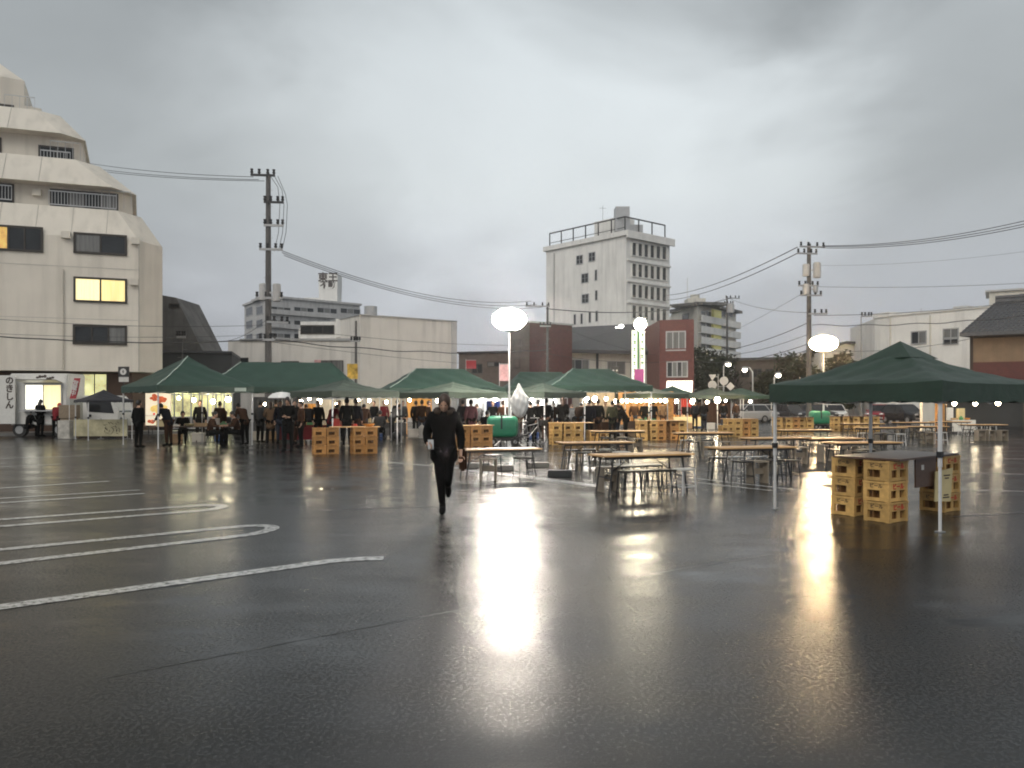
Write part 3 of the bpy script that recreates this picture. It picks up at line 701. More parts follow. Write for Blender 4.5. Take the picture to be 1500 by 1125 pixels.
wg = Wall((PX(1200, Y14), Y14), (PX(1300, Y14), Y14)); window(gb, wg, 1222, 520, 1234, 532, M_frame, [M_glassdk, M_glassdk], .08)
a13 = (PX(1281, 76), 76); b13 = (PX(1303, 74), 74); c13 = (PX(1470, 66), 66)
pts = [a13, b13, c13, (c13[0]+4, 80), (a13[0]+2, 86)]
wb = building('white_building', 'white flat roofed two storey building with grey windows behind the tiled house', pts, 0, PZ(463.5, 74), M_tower)
wr = Wall(b13, c13); wl = Wall(a13, b13)
mb = MB(); wr.box(mb, -.1, wr.len, PZ(463.5, 74)+.003, PZ(461, 74), -1, .12); wl.box(mb, -.1, wl.len+.1, PZ(463.5, 74)+.004, PZ(457, 74), -1.5, .1); mb.build('parapet', M_tower, wb)
window(wb, wr, 1336, 487, 1356, 502, M_alu, [M_glassdk, M_glassgr], .1); window(wb, wr, 1383, 483, 1403, 495, M_alu, [M_glassgr, M_glassgr], .1); window(wb, wr, 1383, 496, 1403, 503, M_alu, [M_glassdk, M_glassdk], .08)
mb = MB(); wr.pxbox(mb, 1303, 463, 1316, 458, -2, -.5); wr.box(mb, 5, 6.2, PZ(463, 74), PZ(455, 74), -3, -1.8); wr.box(mb, 2.0, 2.05, PZ(463, 74), PZ(452, 74), -2, -1.95); mb.build('roof_unit', M_grey, wb)
mb = MB()
for u in (1303.6, 1362): wr.pxbox(mb, u, 462, u+2, 560, .002, .1)
mb.build('downpipe', M_cream, wb)
# --- traditional house with kawara tile roof
YH = 56; ah = (PX(1424, YH), YH); bh = (PX(1560, YH-3), YH-3)
hs = thing('tiled_house', 'old house with grey tiled roof, beige panel and dark red base wall', 'house', (PX(1480, YH), YH, 0), world=True)
wh = Wall(ah, bh); zl = PZ(491, YH)
mb = MB(); wh.box(mb, 0, wh.len, PZ(531, YH), zl, -6, 0); mb.build('wall', pm('ochre_plaster', (.20, .14, .09), .8, .15, 1.2, streak=.15), hs)
mb = MB(); wh.box(mb, -.12, wh.len, 0, PZ(531, YH)-.003, -6, .05); mb.build('base_wall', pm('dark_red_board', (.075, .014, .012), .6, .2, 3), hs)
mb = MB()
wh.box(mb, -.14, .06, 0, zl+.1, -.1, .09)
for s in (3.58, 6.9): wh.box(mb, s-.09, s+.09, 0, zl, .06, .11)
wh.box(mb, .08, wh.len, zl-.25, zl-.02, .055, .1); mb.build('post', pm('dark_timber', (.03, .018, .012), .7, .2, 4), hs)
# roof slab, then rows of tiles as ridges with stepped courses
ze, zr_ = PZ(490, YH)+.02, PZ(449, YH+4.5)
e0 = -.75; sl0 = Vector(wh.at(e0, ze, .85)); sl1 = Vector(wh.at(wh.len, ze, .85)); rg0 = Vector(wh.at(1.35, zr_, -3.6)); rg1 = Vector(wh.at(wh.len, zr_, -3.6))
mb = MB(); mb.poly([sl0, sl1, rg1, rg0]); dn = Vector((0, 0, -.18)); mb.poly([sl0+dn, sl1+dn, sl1, sl0]); mb.poly([sl0+dn, sl0, rg0, rg0+dn]); mb.poly([rg0, rg1, Vector(wh.at(wh.len, ze, -8)), Vector(wh.at(1.35, ze, -8))]); mb.poly([sl0+dn, rg0+dn, Vector(wh.at(1.35, ze, -8)), ]); roof = mb.build('roof', pm('slate_tile', (.075, .078, .085), .42, .3, 5), hs)
tl = MB(); rows = 13
for i in range(rows):
    t0, t1 = i/rows, (i+1)/rows
    a = sl0.lerp(rg0, t0); b = sl1.lerp(rg1, t0); c_ = sl1.lerp(rg1, t1); d_ = sl0.lerp(rg0, t1); up = Vector((0, 0, .085))
    tl.poly([a+up, b+up, c_+Vector((0, 0, .02)), d_+Vector((0, 0, .02))]); tl.poly([a, b, b+up, a+up])
    nb = int((b-a).length/.30)
    for j in range(nb):
        p = a.lerp(b, (j+.5)/nb); q = d_.lerp(c_, (j+.5)/nb); tl.tube([p+up*1.1, q+Vector((0, 0, .05))], .055, 5, caps=True)
kind(tl.build('roof_tiles', pm('slate_tile', (.075, .078, .085), .42, .3, 5), roof), 'stuff')
mb = MB(); mb.tube([rg0+Vector((0, 0, .12)), rg1+Vector((0, 0, .12))], .22, 6); mb.tube([rg0+Vector((0, 0, .4)), rg1+Vector((0, 0, .4))], .13, 6); mb.build('ridge', pm('slate_tile', (.075, .078, .085), .42, .3, 5), roof)
pts, wq = flat(1449, 1600, 70, 66, 8)
bb = building('white_building', 'pale cream block whose flat top shows above the tiled roof', pts, 0, PZ(428, 70), M_cream)
mb = MB(); wq.box(mb, -.3, wq.len, PZ(428, 70)+.003, PZ(425.5, 70), -5, .25); mb.build('roof_edge', M_grey, bb)
window(bb, wq, 1496, 432, 1512, 441, M_frame, [M_glassdk], .1)

# ================================================================== TREES
def tree(name, label, x, y, h, cr, mat, dens=260, bare=False, seed=0, cat='tree', trunk_h=.4):
    rd = random.Random(seed); root = thing(name, label, cat, (x, y, 0))
    mb = MB(); th = h*trunk_h; tips = []
    mb.tube([(0, 0, 0), (rd.uniform(-.1, .1), 0, th*.5), (rd.uniform(-.2, .2), rd.uniform(-.2, .2), th), (rd.uniform(-.3, .3), 0, h*.75)], [.028*h, .022*h, .017*h, .006*h], 7)
    for i in range(9 if not bare else 16):
        a = rd.uniform(0, 6.28); z0 = rd.uniform(.3, .75)*h; ln = cr*rd.uniform(.6, 1.0)
        e_ = Vector((math.cos(a)*ln, math.sin(a)*ln, z0+ln*rd.uniform(.3, .9))); m_ = Vector((e_.x*.5, e_.y*.5, z0+(e_.z-z0)*.35))
        mb.tube([(0, 0, z0*.93), m_, e_], [.010*h, .007*h, .003*h], 5); tips.append(e_)
        for k in range(3 if not bare else 5):
            q = m_.lerp(e_, rd.uniform(.2, 1)); t_ = q+Vector((rd.uniform(-1, 1), rd.uniform(-1, 1), rd.uniform(.1, 1)))*cr*.35
            mb.tube([q, t_], [.004*h, .0015*h], 4); tips.append(t_)
    mb.build('trunk', M_bark, root)
    lf = MB()
    for c_ in range(44 if not bare else 0):
        a = rd.uniform(0, 6.28); rr = cr*math.sqrt(rd.random()); zz = h*trunk_h*.75+(h*(1-trunk_h*.75))*rd.random()
        rr *= math.sqrt(max(.12, 1-((zz/h-.62)/.42)**2)); cc = Vector((math.cos(a)*rr, math.sin(a)*rr, zz)); cs = cr*rd.uniform(.22, .42)
        for k in range(dens//3):
            d = Vector((rd.gauss(0, 1), rd.gauss(0, 1), rd.gauss(0, .8))).normalized()*cs*rd.random()**.4; p = cc+d
            s = rd.uniform(.16, .32)*(.6+h*.06); u_ = Vector((rd.uniform(-1, 1), rd.uniform(-1, 1), rd.uniform(-.6, .6))).normalized(); w_ = u_.cross(Vector((rd.uniform(-1, 1), rd.uniform(-1, 1), 1))).normalized()
            lf.poly([p-u_*s, p+w_*s*.5, p+u_*s, p-w_*s*.5])
    if lf.f: lf.build('crown', mat, root)
    return root
def tr(u, Y, vtop, cr, label, mat, seed, **k): return tree('broadleaf_tree', label, PX(u, Y), Y, PZ(vtop, Y), cr, mat, seed=seed, **k)
tr(1033, 92, 516, 2.6, 'dark bushy tree close to the red tiled shop', M_leaf, 1, trunk_h=.25)
tr(1052, 96, 520, 2.4, 'dark tree standing before the beige apartment block', M_leaf2, 2, trunk_h=.25)
tr(1076, 84, 532, 2.0, 'bare branched street tree beside two street lamps', M_leaf, 3, bare=True)
tr(1168, 88, 524, 3.2, 'broad dark tree left of the warm balloon lamp', M_leaf, 4, trunk_h=.2)
tr(1205, 86, 515, 2.6, 'tree lit warmly behind the balloon lamp', M_leaf2, 5, trunk_h=.2)
tr(1135, 90, 545, 2.2, 'low rounded tree in front of the long dark building', M_leaf2, 6, trunk_h=.2)
tr(1236, 80, 521, 1.8, 'small tree in front of the grey gabled house', M_leaf, 7, trunk_h=.2)

# ================================================================== UTILITY POLES AND CABLES
def upole(label, u, Y, vtop, r0=.2, arms=(), boxes=(), name='utility_pole', mat=None):
    x = PX(u, Y); zt = PZ(vtop, Y); root = thing(name, label, 'utility pole' if name == 'utility_pole' else 'pole', (x, Y, 0))
    mb = MB(); mb.tube([(0, 0, 0), (0, 0, zt)], [r0, r0*.62], 10); mb.build('pole', mat or M_conc, root)
    for (v, w, off, ang) in arms:
        z = PZ(v, Y); mb = MB(); c_, s_ = math.cos(ang), math.sin(ang)
        mb.frame((0, -.16, z), (c_, s_, 0), (-s_, c_, 0), off-w/2, off+w/2, -.05, .05, -.06, .06); arm = mb.build('crossarm', M_steel if v > 300 else M_black, root)
        for k in (-.45, -.15, .2, .45):
            q = MB(); p = Vector((c_*(off+w*k), -.16+s_*(off+w*k), z)); q.tube([p+Vector((0, 0, .06)), p+Vector((0, 0, .16)), p+Vector((0, 0, .22)), p+Vector((0, 0, .34))], [.04, .10, .06, .09], 8); q.build('insulator', M_black, arm)
    for (du, v, w, h, kind_) in boxes:
        z = PZ(v, Y); dx = du/F*Y; mb = MB()
        mb.tube([(dx, -.1, z-h/2), (dx, -.1, z-h*.46), (dx, -.1, z+h*.42), (dx, -.1, z+h/2)], [w*.46, w*.5, w*.5, w*.42], 12)
        mb.box(min(0, dx), max(0, dx), -.12, -.06, z-.05, z+.05); mb.build('transformer', M_grey if kind_ else M_alu, root)
    mb = MB()
    for k in range(int(zt/.45)-5):
        z = 2+k*.45; mb.tube([(-.26 if k % 2 else .0, 0, z), (.0 if k % 2 else .26, 0, z)], .012, 4)
    mb.build('step_bolts', M_steel, root)
    return root
YP = 44
upole('tall utility pole with side brackets and twin transformers behind the second tent', 393, YP, 255, .21,
      [(258, 1.35, -.25, .12), (297, 1.1, .35, .1), (331, 1.1, .35, .1), (366, 1.3, .2, .1), (437, 1.5, .1, .1), (498, .9, 0, 0), (472, 1.2, .55, .4)], [(-7, 428, .42, .95, 1), (13, 429, .46, 1.0, 1)])
YQ = 58
upole('utility pole with stacked transformers beside the warm balloon lamp', 1185, YQ, 357, .22,
      [(362, 2.0, .2, .15), (372, 1.6, -.2, .15), (419, 1.6, -.1, .1), (433, 1.7, .1, .1), (460, 1.4, .6, 0)], [(-5, 396, .5, .9, 1), (11, 396, .55, 1.15, 1), (-5, 424, .5, .8, 1), (9, 424, .35, .5, 0)])
YR = 70
upole('slim utility pole with slanted brace at the white tower\'s left edge', 802, YR, 446, .16, [(449, 2.2, -.9, .1), (478, 1.0, -.2, .1)])
upole('distant utility pole in front of the beige apartment block', 1065, 100, 434, .17, [(437, 1.9, .7, .1), (445, 1.2, .2, .1)], [(5, 452, .9, 1.2, 1)])
upole('thin pole in front of the white flat roofed building', 1261.5, 66, 463, .07, [(463.5, .9, .4, 0)], mat=M_steel)
upole('dark pole standing at the corner of the blank warehouse', 521.5, 58, 470, .12, [(500, .7, 0, 0)])
upole('thin dark pole on the far side of the black tent', 267, 45, 494, .06, [(494, .5, 0, 0)])
M_wire = pm('cable_rubber', (.02, .02, .022), .6, .1, 5)
def cable(label, p, q, sag, r=.022, wavy=0, n=26, group='overhead cables'):
    p, q = Vector(p), Vector(q); pts = []
    for i in range(n+1):
        t = i/n; a = p.lerp(q, t); a.z -= sag*4*t*(1-t)
        if wavy: a.z += wavy*math.sin(t*n*1.2)
        pts.append(a)
    mb = MB(); mb.tube(pts, r, 5); o = mb.build('power_cable', M_wire, None, origin=tuple(p))
    return tag(o, label, 'cable', group)
for i, (v0, v1) in enumerate(((240, 259), (247, 263), (250, 265))):
    cable(('topmost', 'middle', 'lowest')[i]+' of the three cables from the tall pole top to the stepped apartments', P3(100, v0-6, 62), P3(371+i*8, v1, YP), .25, .018)
for i, (v0, v1) in enumerate(((366, 441), (370, 446), (374, 450))):
    cable(('highest', 'middle', 'lowest')[i]+' of three cables sagging from tall pole to tower-side pole', P3(410+i*3, v0, YP), P3(778+i*8, v1, YR), 1.1, .022)
for i, (x_, v_) in enumerate(((401, 262), (407, 266), (412, 272))):
    p = [P3(x_-5, 258, YP), P3(x_+6, v_+12, YP), P3(x_+9, 300, YP), P3(x_+7, 340, YP), P3(x_+1, 368, YP)]
    mb = MB(); mb.tube(p, .016, 5); tag(mb.build('drop_cable', M_wire, None, origin=p[-1]), ('inner', 'middle', 'outer')[i]+' looping drop cable on the tall pole\'s right side', 'cable', 'drop cables on the tall pole')
for i, (v0, v1) in enumerate(((426, 362), (433, 371))):
    cable(('upper', 'lower')[i]+' cable climbing from behind the white tower to the transformer pole', P3(960, v0+7, 124), P3(1168, v1, YQ), 1.0, .035)
for i, (v0, v1) in enumerate(((360, 318), (361, 323), (363, 327))):
    cable(('top', 'middle', 'bottom')[i]+' cable of the thick bundle running right from the transformer pole', P3(1205, v0, YQ), P3(1540, v1-4, 46), .5, .024)
cable('faint upper single cable to the right of the transformer pole', P3(1200, 389, YQ), P3(1540, 363, 50), .3, .008)
cable('thin level cable right of the transformer pole', P3(1200, 420, YQ), P3(1560, 411, 52), .2, .014)
cable('cable passing just above the white flat roofed building', P3(1192, 462, YQ), P3(1560, 434, 48), .3, .022)
cable('wavy telephone cable across the white flat roofed building', P3(1190, 476, YQ), P3(1560, 457, 48), .3, .028, .05)
cable('low cable below the windows of the white building', P3(1190, 512, YQ), P3(1450, 490, 50), .5, .016)
cable('black cable crossing the white tower front', P3(800, 452, YR), P3(1072, 436, 100), 1.0, .045)
for i, (v0, v1) in enumerate(((518, 477), (522, 494), (530, 508))):
    cable(('upper', 'middle', 'lower')[i]+' cable running left from the transformer pole past the beige apartments', P3(1010, v0-2, 84), P3(1183, v1-4, YQ), .7, (.03, .022, .03)[i])
cable('thin cable crossing upward to the transformer pole', P3(1040, 500, 100), P3(1172, 432, YQ), .2, .014)
cable('thin cable descending to the transformer pole from the left', P3(1068, 437, 100), P3(1183, 458, YQ), .4, .02)
cable('thick telephone cable crossing the stepped apartments', P3(-60, 488, 35.5), P3(393, 497, YP), .3, .03, .015)
cable('thin cable over the stepped apartments above the thick one', P3(-60, 463, 35.5), P3(393, 476, YP), .25, .012)
cable('second thin cable over the stepped apartments', P3(-60, 486, 35.3), P3(393, 490, YP), .2, .010)
cable('wavy telephone cable from the tall pole across the blank warehouse', P3(393, 497, YP), P3(800, 512, YR), .5, .032, .05)
cable('thin cable above the wavy one on the blank warehouse', P3(393, 478, YP), P3(800, 505, YR), .4, .014)
cable('thin sloping cable below the wavy one on the warehouse', P3(393, 500, YP), P3(672, 532, 62), .1, .014)
cable('thin cable from the slim pole to the dark roofed building', P3(802, 470, YR), P3(960, 520, 80), .4, .016)
cable('cable across the pale front of the dark roofed building', P3(802, 518, YR), P3(1012, 527, 78), .5, .02)
cable('short cable dipping left of the tall pole towards the dark block', P3(300, 498, 46), P3(388, 470, YP), .5, .014)
# ================================================================== LAMPS
def glow_mat(key, col, e): return pm(key, col, .5, .02, 2, emit=e, ecol=col)
def balloon_mat(key, col, e, z0, z1):
    m = glow_mat(key, col, e); t = m.node_tree; b = t.nodes['Principled BSDF']; tcn = t.nodes['Texture Coordinate']; s = t.nodes.new('ShaderNodeSeparateXYZ'); t.links.new(tcn.outputs['Object'], s.inputs[0])
    mr = t.nodes.new('ShaderNodeMapRange'); t.links.new(s.outputs[2], mr.inputs['Value']); mr.inputs['From Min'].default_value = z0; mr.inputs['From Max'].default_value = z1
    r = t.nodes.new('ShaderNodeValToRGB'); t.links.new(mr.outputs[0], r.inputs[0]); el = r.color_ramp.elements; el[0].position = 0; el[0].color = (.05,)*3+(1,); el[1].position = 1; el[1].color = (.02,)*3+(1,)
    for p_, v_ in ((.25, .7), (.45, 1), (.6, 1), (.8, .45)): k_ = el.new(p_); k_.color = (v_,)*3+(1,)
    x = t.nodes.new('ShaderNodeMath'); x.operation = 'MULTIPLY'; t.links.new(r.outputs[0], x.inputs[0]); x.inputs[1].default_value = e; t.links.new(x.outputs[0], b.inputs['Emission Strength']); return m
def lamp(label, u, Y, vc, wpx, hpx, mat, cover=True):
    x = PX(u, Y); z = PZ(vc, Y); rx = wpx/2/F*Y; rz = hpx/2/F*Y
    root = thing('balloon_lamp', label, 'lamp', (x, Y, 0), group='balloon lamps lighting the lot')
    mb = MB(); mb.tube([(0, 0, .3), (0, 0, 1.9)], .05, 10); mb.tube([(0, 0, 1.9), (0, 0, z-rz*.9)], .035, 8); mb.build('mast', M_tentpole, root)
    mb = MB(); mb.ell((0, 0, z), (rx, rx, rz), 28, 14); mb.build('balloon', mat, root, smooth=True)
    mb = MB(); mb.tube([(0, 0, z-rz*1.05), (0, 0, z-rz*.82)], [.12, .3], 12); mb.tube([(0, 0, z+rz*.9), (0, 0, z+rz*1.02)], [.26, .1], 12); mb.build('balloon_cap', M_steel, root)
    if cover:
        w, h, d = .58, .40, .36; zc = .72
        def sq(p):
            f = lambda t: math.copysign(abs(t)**.34, t)
            m_ = max(abs(p.x), abs(p.y), abs(p.z), 1e-6); k_ = Vector((f(p.x), f(p.y), f(p.z))); n_ = (abs(k_.x)**5+abs(k_.y)**5+abs(k_.z)**5)**.2
            k_ = k_/n_; return Vector((k_.x*w, k_.y*d, k_.z*h*(1+.02*math.sin(k_.x*9+k_.y*5))))
        mb = MB(); mb.ell((-.25, 0, zc), (1, 1, 1), 32, 20, sq); mb.build('generator_cover', M_green, root, smooth=True)
        mb = MB(); mb.box(-.31, -.25, -d-.012, d+.012, zc-h*.2, zc+h+.012); mb.build('strap', M_black, root)
        mb = MB(); mb.box(-w-.2, w-.3, -d+.05, d-.05, .2, .31); mb.tube([(w-.3, -.2, .27), (w+.2, -.2, .5), (w+.34, -.2, .72)], .025, 6); mb.tube([(w-.3, .2, .27), (w+.2, .2, .5), (w+.34, .2, .72)], .025, 6); mb.tube([(w+.34, -.2, .72), (w+.34, .2, .72)], .025, 6); mb.build('cart_frame', M_black, root)
        for sx_ in (-.6, .22):
            for sy in (-.38, .38):
                mb = MB(); mb.tube([(sx_, sy-.05, .17), (sx_, sy+.05, .17)], .17, 16); wl_ = mb.build('wheel', M_rubber, root)
                q = MB(); q.tube([(sx_, sy-.055, .17), (sx_, sy+.055, .17)], .07, 10); q.build('hub', M_steel, wl_)
        for a in (.6, 2.2, 3.9, 5.4):
            q = MB(); q.tube([(0, 0, .5), (math.cos(a)*.75, math.sin(a)*.75, .03)], .02, 6); q.build('leg', M_steel, root)
    return root
GL1 = balloon_mat('balloon_glow_white', (1, .89, .77), 360, PZ(468, 28.6)-.42, PZ(468, 28.6)+.42)
GL2 = balloon_mat('balloon_glow_warm', (1, .72, .40), 290, PZ(503, 46)-.48, PZ(503, 46)+.48)
lamp('white balloon lamp on a mast above the nearer green generator cart', 746, 28.6, 468, 50, 33, GL1)
lamp('warm yellow balloon lamp on a mast beside the transformer pole', 1206.5, 46, 503, 39, 24, GL2)
x, y = PX(938, 44), 44
lp = thing('flood_lamp', 'round white work lamp on a pole above the lit green sign', 'lamp', (x, y, 0))
zl_ = PZ(475, y); mb = MB(); mb.tube([(0, 0, 0), (0, 0, zl_-.3)], .05, 8); mb.build('pole', M_tentpole, lp)
mb = MB(); mb.ell((0, 0, zl_), (.34, .34, .34), 20, 12); mb.build('globe', glow_mat('globe_glow', (1, .89, .66), 240), lp, smooth=True)
for a in (0, 2.1, 4.2):
    mb = MB(); mb.tube([(0, 0, .8), (math.cos(a)*.7, math.sin(a)*.7, .03)], .025, 6); mb.build('leg', M_steel, lp)
GST = glow_mat('street_lamp_glow', (1, .92, .74), 28)
def street_lamp(label, u, Y, v, arm):
    x = PX(u, Y); z = PZ(v, Y); root = thing('street_lamp', label, 'street lamp', (x-arm, Y, 0), group='street lamps in the distance')
    mb = MB(); mb.tube([(0, 0, 0), (0, 0, z-.2), (arm*.4, 0, z+.25), (arm, 0, z+.3)], [.09, .06, .05, .04], 8); mb.build('pole', M_grey, root)
    mb = MB(); mb.ell((arm, 0, z+.18), (.34, .26, .16), 12, 6); mb.build('lamp_head', M_grey, root)
    mb = MB(); mb.ell((arm, 0, z), (.24, .24, .2), 12, 8); mb.build('bulb', GST, root, smooth=True)
street_lamp('left street lamp beside the bare branched tree', 1067, 80, 534, .5)
street_lamp('middle street lamp just right of the bare branched tree', 1091, 78, 542, -.8)
street_lamp('right street lamp alone left of the balloon lamp', 1140, 76, 550, .4)

# ================================================================== TENTS
def tent(label, u, Y, yaw, wx, wy, eave, peak, ridge, val=.24, mat=None, tape=(0,), legs=(0, 1, 2, 3), name='canopy_tent', cat='tent', group='green canopy tents', truss=True, cap=False, leg_r=.02, over=.06, sag=.12, loc=None):
    mat = mat or M_tent; x, y = loc if loc else (PX(u, Y), Y)
    root = thing(name, label, cat, (x, y, 0), yaw, group)
    hx, hy = wx/2, wy/2; ox, oy = hx+over, hy+over; et = eave+val
    mb = MB(); n = 18
    def hgt(px_, py_):
        k = max((abs(px_)-ridge/2)/(ox-ridge/2) if ox > ridge/2 else 0, abs(py_)/oy); k = min(1, max(0, k))
        h = et+(peak-et)*(1-k); 
        # cloth hangs a little between ridge and eave, and the eave bows down between corners
        h -= sag*4*k*(1-k)*.5*(1+.15*math.sin(px_*5+py_*3)); h += wx*.0045*(math.sin(px_*9/wx*3+py_*17/wx*2.2)+.6*math.sin(px_*31/wx-py_*23/wx+1.3))*min(1, 4*k*(1-k)+.15)
        if k > .97: h -= .03*(1-min(1, abs(abs(px_)/ox)**4+abs(abs(py_)/oy)**4-1))
        return h
    # four faces as strips
    def face(c0, c1, r0, r1):
        g = []
        for i in range(n+1):
            t = i/n; a = Vector(c0).lerp(Vector(r0), t); b = Vector(c1).lerp(Vector(r1), t); row = []
            for j in range(n+1):
                p = a.lerp(b, j/n); row.append((p.x, p.y, hgt(p.x, p.y)+random.uniform(-.006, .006)*(0 < i < n)*(0 < j < n)))
            g.append(row)
        for i in range(n):
            for j in range(n):
                if i == n-1 and (Vector(r0)-Vector(r1)).length < 1e-4: mb.poly([g[i][j], g[i][j+1], g[n][0]])
                else: mb.poly([g[i][j], g[i][j+1], g[i+1][j+1], g[i+1][j]])
    c = [(-ox, -oy), (ox, -oy), (ox, oy), (-ox, oy)]; rl, rr = (-ridge/2, 0), (ridge/2, 0)
    face(c[0], c[1], rl, rr); face(c[1], c[2], rr, rr); face(c[2], c[3], rr, rl); face(c[3], c[0], rl, rl)
    mb.build('canopy', mat, root, smooth=True)
    mb = MB(); m_ = 14
    for k in range(4):
        a, b = Vector(c[k]), Vector(c[(k+1) % 4])
        for j in range(m_):
            p, q = a.lerp(b, j/m_), a.lerp(b, (j+1)/m_); w0 = .015*math.sin(j*2.1+k); w1 = .015*math.sin((j+1)*2.1+k)
            mb.poly([(p.x, p.y, eave+w0), (q.x, q.y, eave+w1), (q.x, q.y, hgt(q.x, q.y)), (p.x, p.y, hgt(p.x, p.y))])
    mb.build('valance', mat, root)
    for k in tape:
        p = Vector(c[k]); e_ = Vector(rl if k in (0, 3) else rr); pts = []
        for i in range(9):
            q = p.lerp(e_, i/8); pts.append((q.x, q.y, hgt(q.x, q.y)+.012))
        q = MB(); q.tube(pts, .022, 4); q.build('seam_tape', M_tape, root)
    if cap:
        q = MB(); s_ = ox*.28; zz = hgt(s_, 0)
        for (a, b) in (((-s_, -s_), (s_, -s_)), ((s_, -s_), (s_, s_)), ((s_, s_), (-s_, s_)), ((-s_, s_), (-s_, -s_))):
            q.poly([(a[0], a[1], zz+.03), (b[0], b[1], zz+.03), (0, 0, peak+.06)])
        q.build('vent_cap', mat, root)
    cc = [(-hx, -hy), (hx, -hy), (hx, hy), (-hx, hy)]
    for k in legs:
        px_, py_ = cc[k]; q = MB(); q.box(px_-leg_r, px_+leg_r, py_-leg_r, py_+leg_r, eave*.5, et-.02); q.box(px_-leg_r*.75, px_+leg_r*.75, py_-leg_r*.75, py_+leg_r*.75, .012, eave*.5)
        lg_ = q.build('leg', M_tentpole, root)
        q = MB(); q.box(px_-.045, px_+.045, py_-.045, py_+.045, 0, .012); q.build('foot_plate', M_steel, lg_)
        q = MB(); q.box(px_-leg_r*1.6, px_+leg_r*1.6, py_-leg_r*1.6, py_+leg_r*1.6, eave*.60-.045, eave*.60+.03); q.build('lock_collar', M_black, lg_)
    if truss:
        za, zb2 = [], []; z0, z1 = eave-.02, eave+val*.8
        for k in range(4):
            a, b = Vector(cc[k]), Vector(cc[(k+1) % 4]); m2 = 2 if (a-b).length < 4 else 4
            for j in range(m2):
                p = a.lerp(b, j/m2); za.append((p.x, p.y, z0 if j % 2 else z1)); zb2.append((p.x, p.y, z1 if j % 2 else z0))
        for pts_ in (za, zb2):
            q = MB(); q.tube(pts_+[pts_[0]], .012, 4); q.build('truss', M_tentpole, root)
        q = MB(); q.tube([(0, 0, eave), (0, 0, peak-.04)], .018, 6); q.build('centre_pole', M_tentpole, root)
    return root
random.seed(3)
t1 = tent('green tent with pale front seam at far left beside the food poster', 275, 29.2, R(45), 3.45, 3.45, 1.98, 3.35, 0, tape=(0,))
q = MB(); a = R(0); q.box(1.0, 1.45, -1.80, -1.79, 2.03, 2.16)
o = q.build('maker_label', M_tape, t1)
tent('long green tent with flat ridge behind the translucent umbrella', 420, 32.4, R(8), 6.0, 3.2, 2.02, 3.30, 3.7, tape=(0,))
tent('low olive green tent behind the two crate stacks at left', 505, 29.6, R(45), 2.85, 2.85, 1.80, 2.50, 0, mat=M_tentlow, tape=())
tent('green tent with level ridge and pale seam behind the walking person', 645, 35, R(18), 5.0, 3.4, 2.0, 3.15, 2.2, tape=(0,))
tent('olive green tent just behind the walking person\'s head', 664, 31, R(45), 2.95, 2.95, 1.78, 2.45, 0, mat=M_tentlow, tape=())
tent('wide green tent left of the lit green sign', 866, 34.5, R(12), 4.4, 3.2, 2.1, 3.12, 1.7, tape=(0,))
tent('low olive green tent to the right of the lamp mast', 795, 32.5, R(45), 2.5, 2.5, 1.80, 2.45, 0, mat=M_tentlow, tape=())
tent('green tent seen farther back behind the lamp mast', 792, 40, R(10), 3.6, 3.0, 2.15, 3.2, 2.2, tape=())
tent('small green tent under the glowing white awning', 985, 52, R(45), 2.8, 2.8, 1.88, 2.75, 0, tape=(), legs=(0, 1, 3))
tent('small olive tent between the awning and the road signs', 1043, 50, R(40), 2.8, 2.8, 1.86, 2.6, 0, mat=M_tentlow, tape=(), legs=(0, 1, 3))
tent('small flat green tent right of the road signs', 1085, 54, R(30), 3.0, 2.8, 1.86, 2.6, .6, tape=(), legs=(0, 1, 3))
tent('low olive tent edge beside the orange lit stall', 955, 41, R(30), 2.6, 2.6, 1.85, 2.4, 0, mat=M_tentlow, tape=(), legs=(0, 1))
T6 = tent('large dark green tent with lowered legs over the crate counter at right', 0, 0, R(33), 2.46, 2.46, 1.61, 2.44, 0, val=.27, mat=M_tentdk, tape=(), cap=True, leg_r=.019, sag=.14, loc=(5.66, 11.25))
tent('small black canopy tent beside the white truck cab', 152, 33.8, R(45), 1.75, 1.75, 1.62, 2.18, 0, val=.1, mat=M_blackcloth, tape=(), legs=(0, 1, 3), group='black canopy', truss=False)

# ================================================================== CRATES AND COUNTERS
def crate_mesh():
    lx, ly, h = .185, .185, .272; lx = .185; ly = .22; t = .014
    mb = MB()
    for (sx_, sy) in ((-1, -1), (1, -1), (1, 1), (-1, 1)):
        mb.box(*sorted((sx_*lx, sx_*(lx-.055))), *sorted((sy*ly, sy*(ly-.055))), 0, h)
    for sy in (-1, 1):
        y0, y1 = sorted((sy*(ly-.004), sy*(ly-.004-t)))
        for (z0, z1) in ((0.004, .05), (.15, h-.03)): mb.box(-lx+.05, lx-.05, y0, y1, z0, z1)
        mb.box(.05, lx-.05, y0, y1, .052, .148); 
        y0, y1 = sorted((sy*(ly+.006), sy*(ly-t))); mb.box(-lx-.006, lx+.006, y0, y1, h-.03, h-.002)
    for sx_ in (-1, 1):
        x0, x1 = sorted((sx_*(lx-.004), sx_*(lx-.004-t)))
        for (z0, z1) in ((.004, .05), (.15, h-.03)): mb.box(x0, x1, -ly+.05, ly-.05, z0, z1)
        mb.box(x0, x1, -.035, .035, .052, .148)
        x0, x1 = sorted((sx_*(lx+.006), sx_*(lx-t))); mb.box(x0, x1, -ly+t+.002, ly-t-.002, h-.03, h-.002)
    mb.box(-lx+.02, lx-.02, -ly+.02, ly-.02, .006, .02)
    return mb
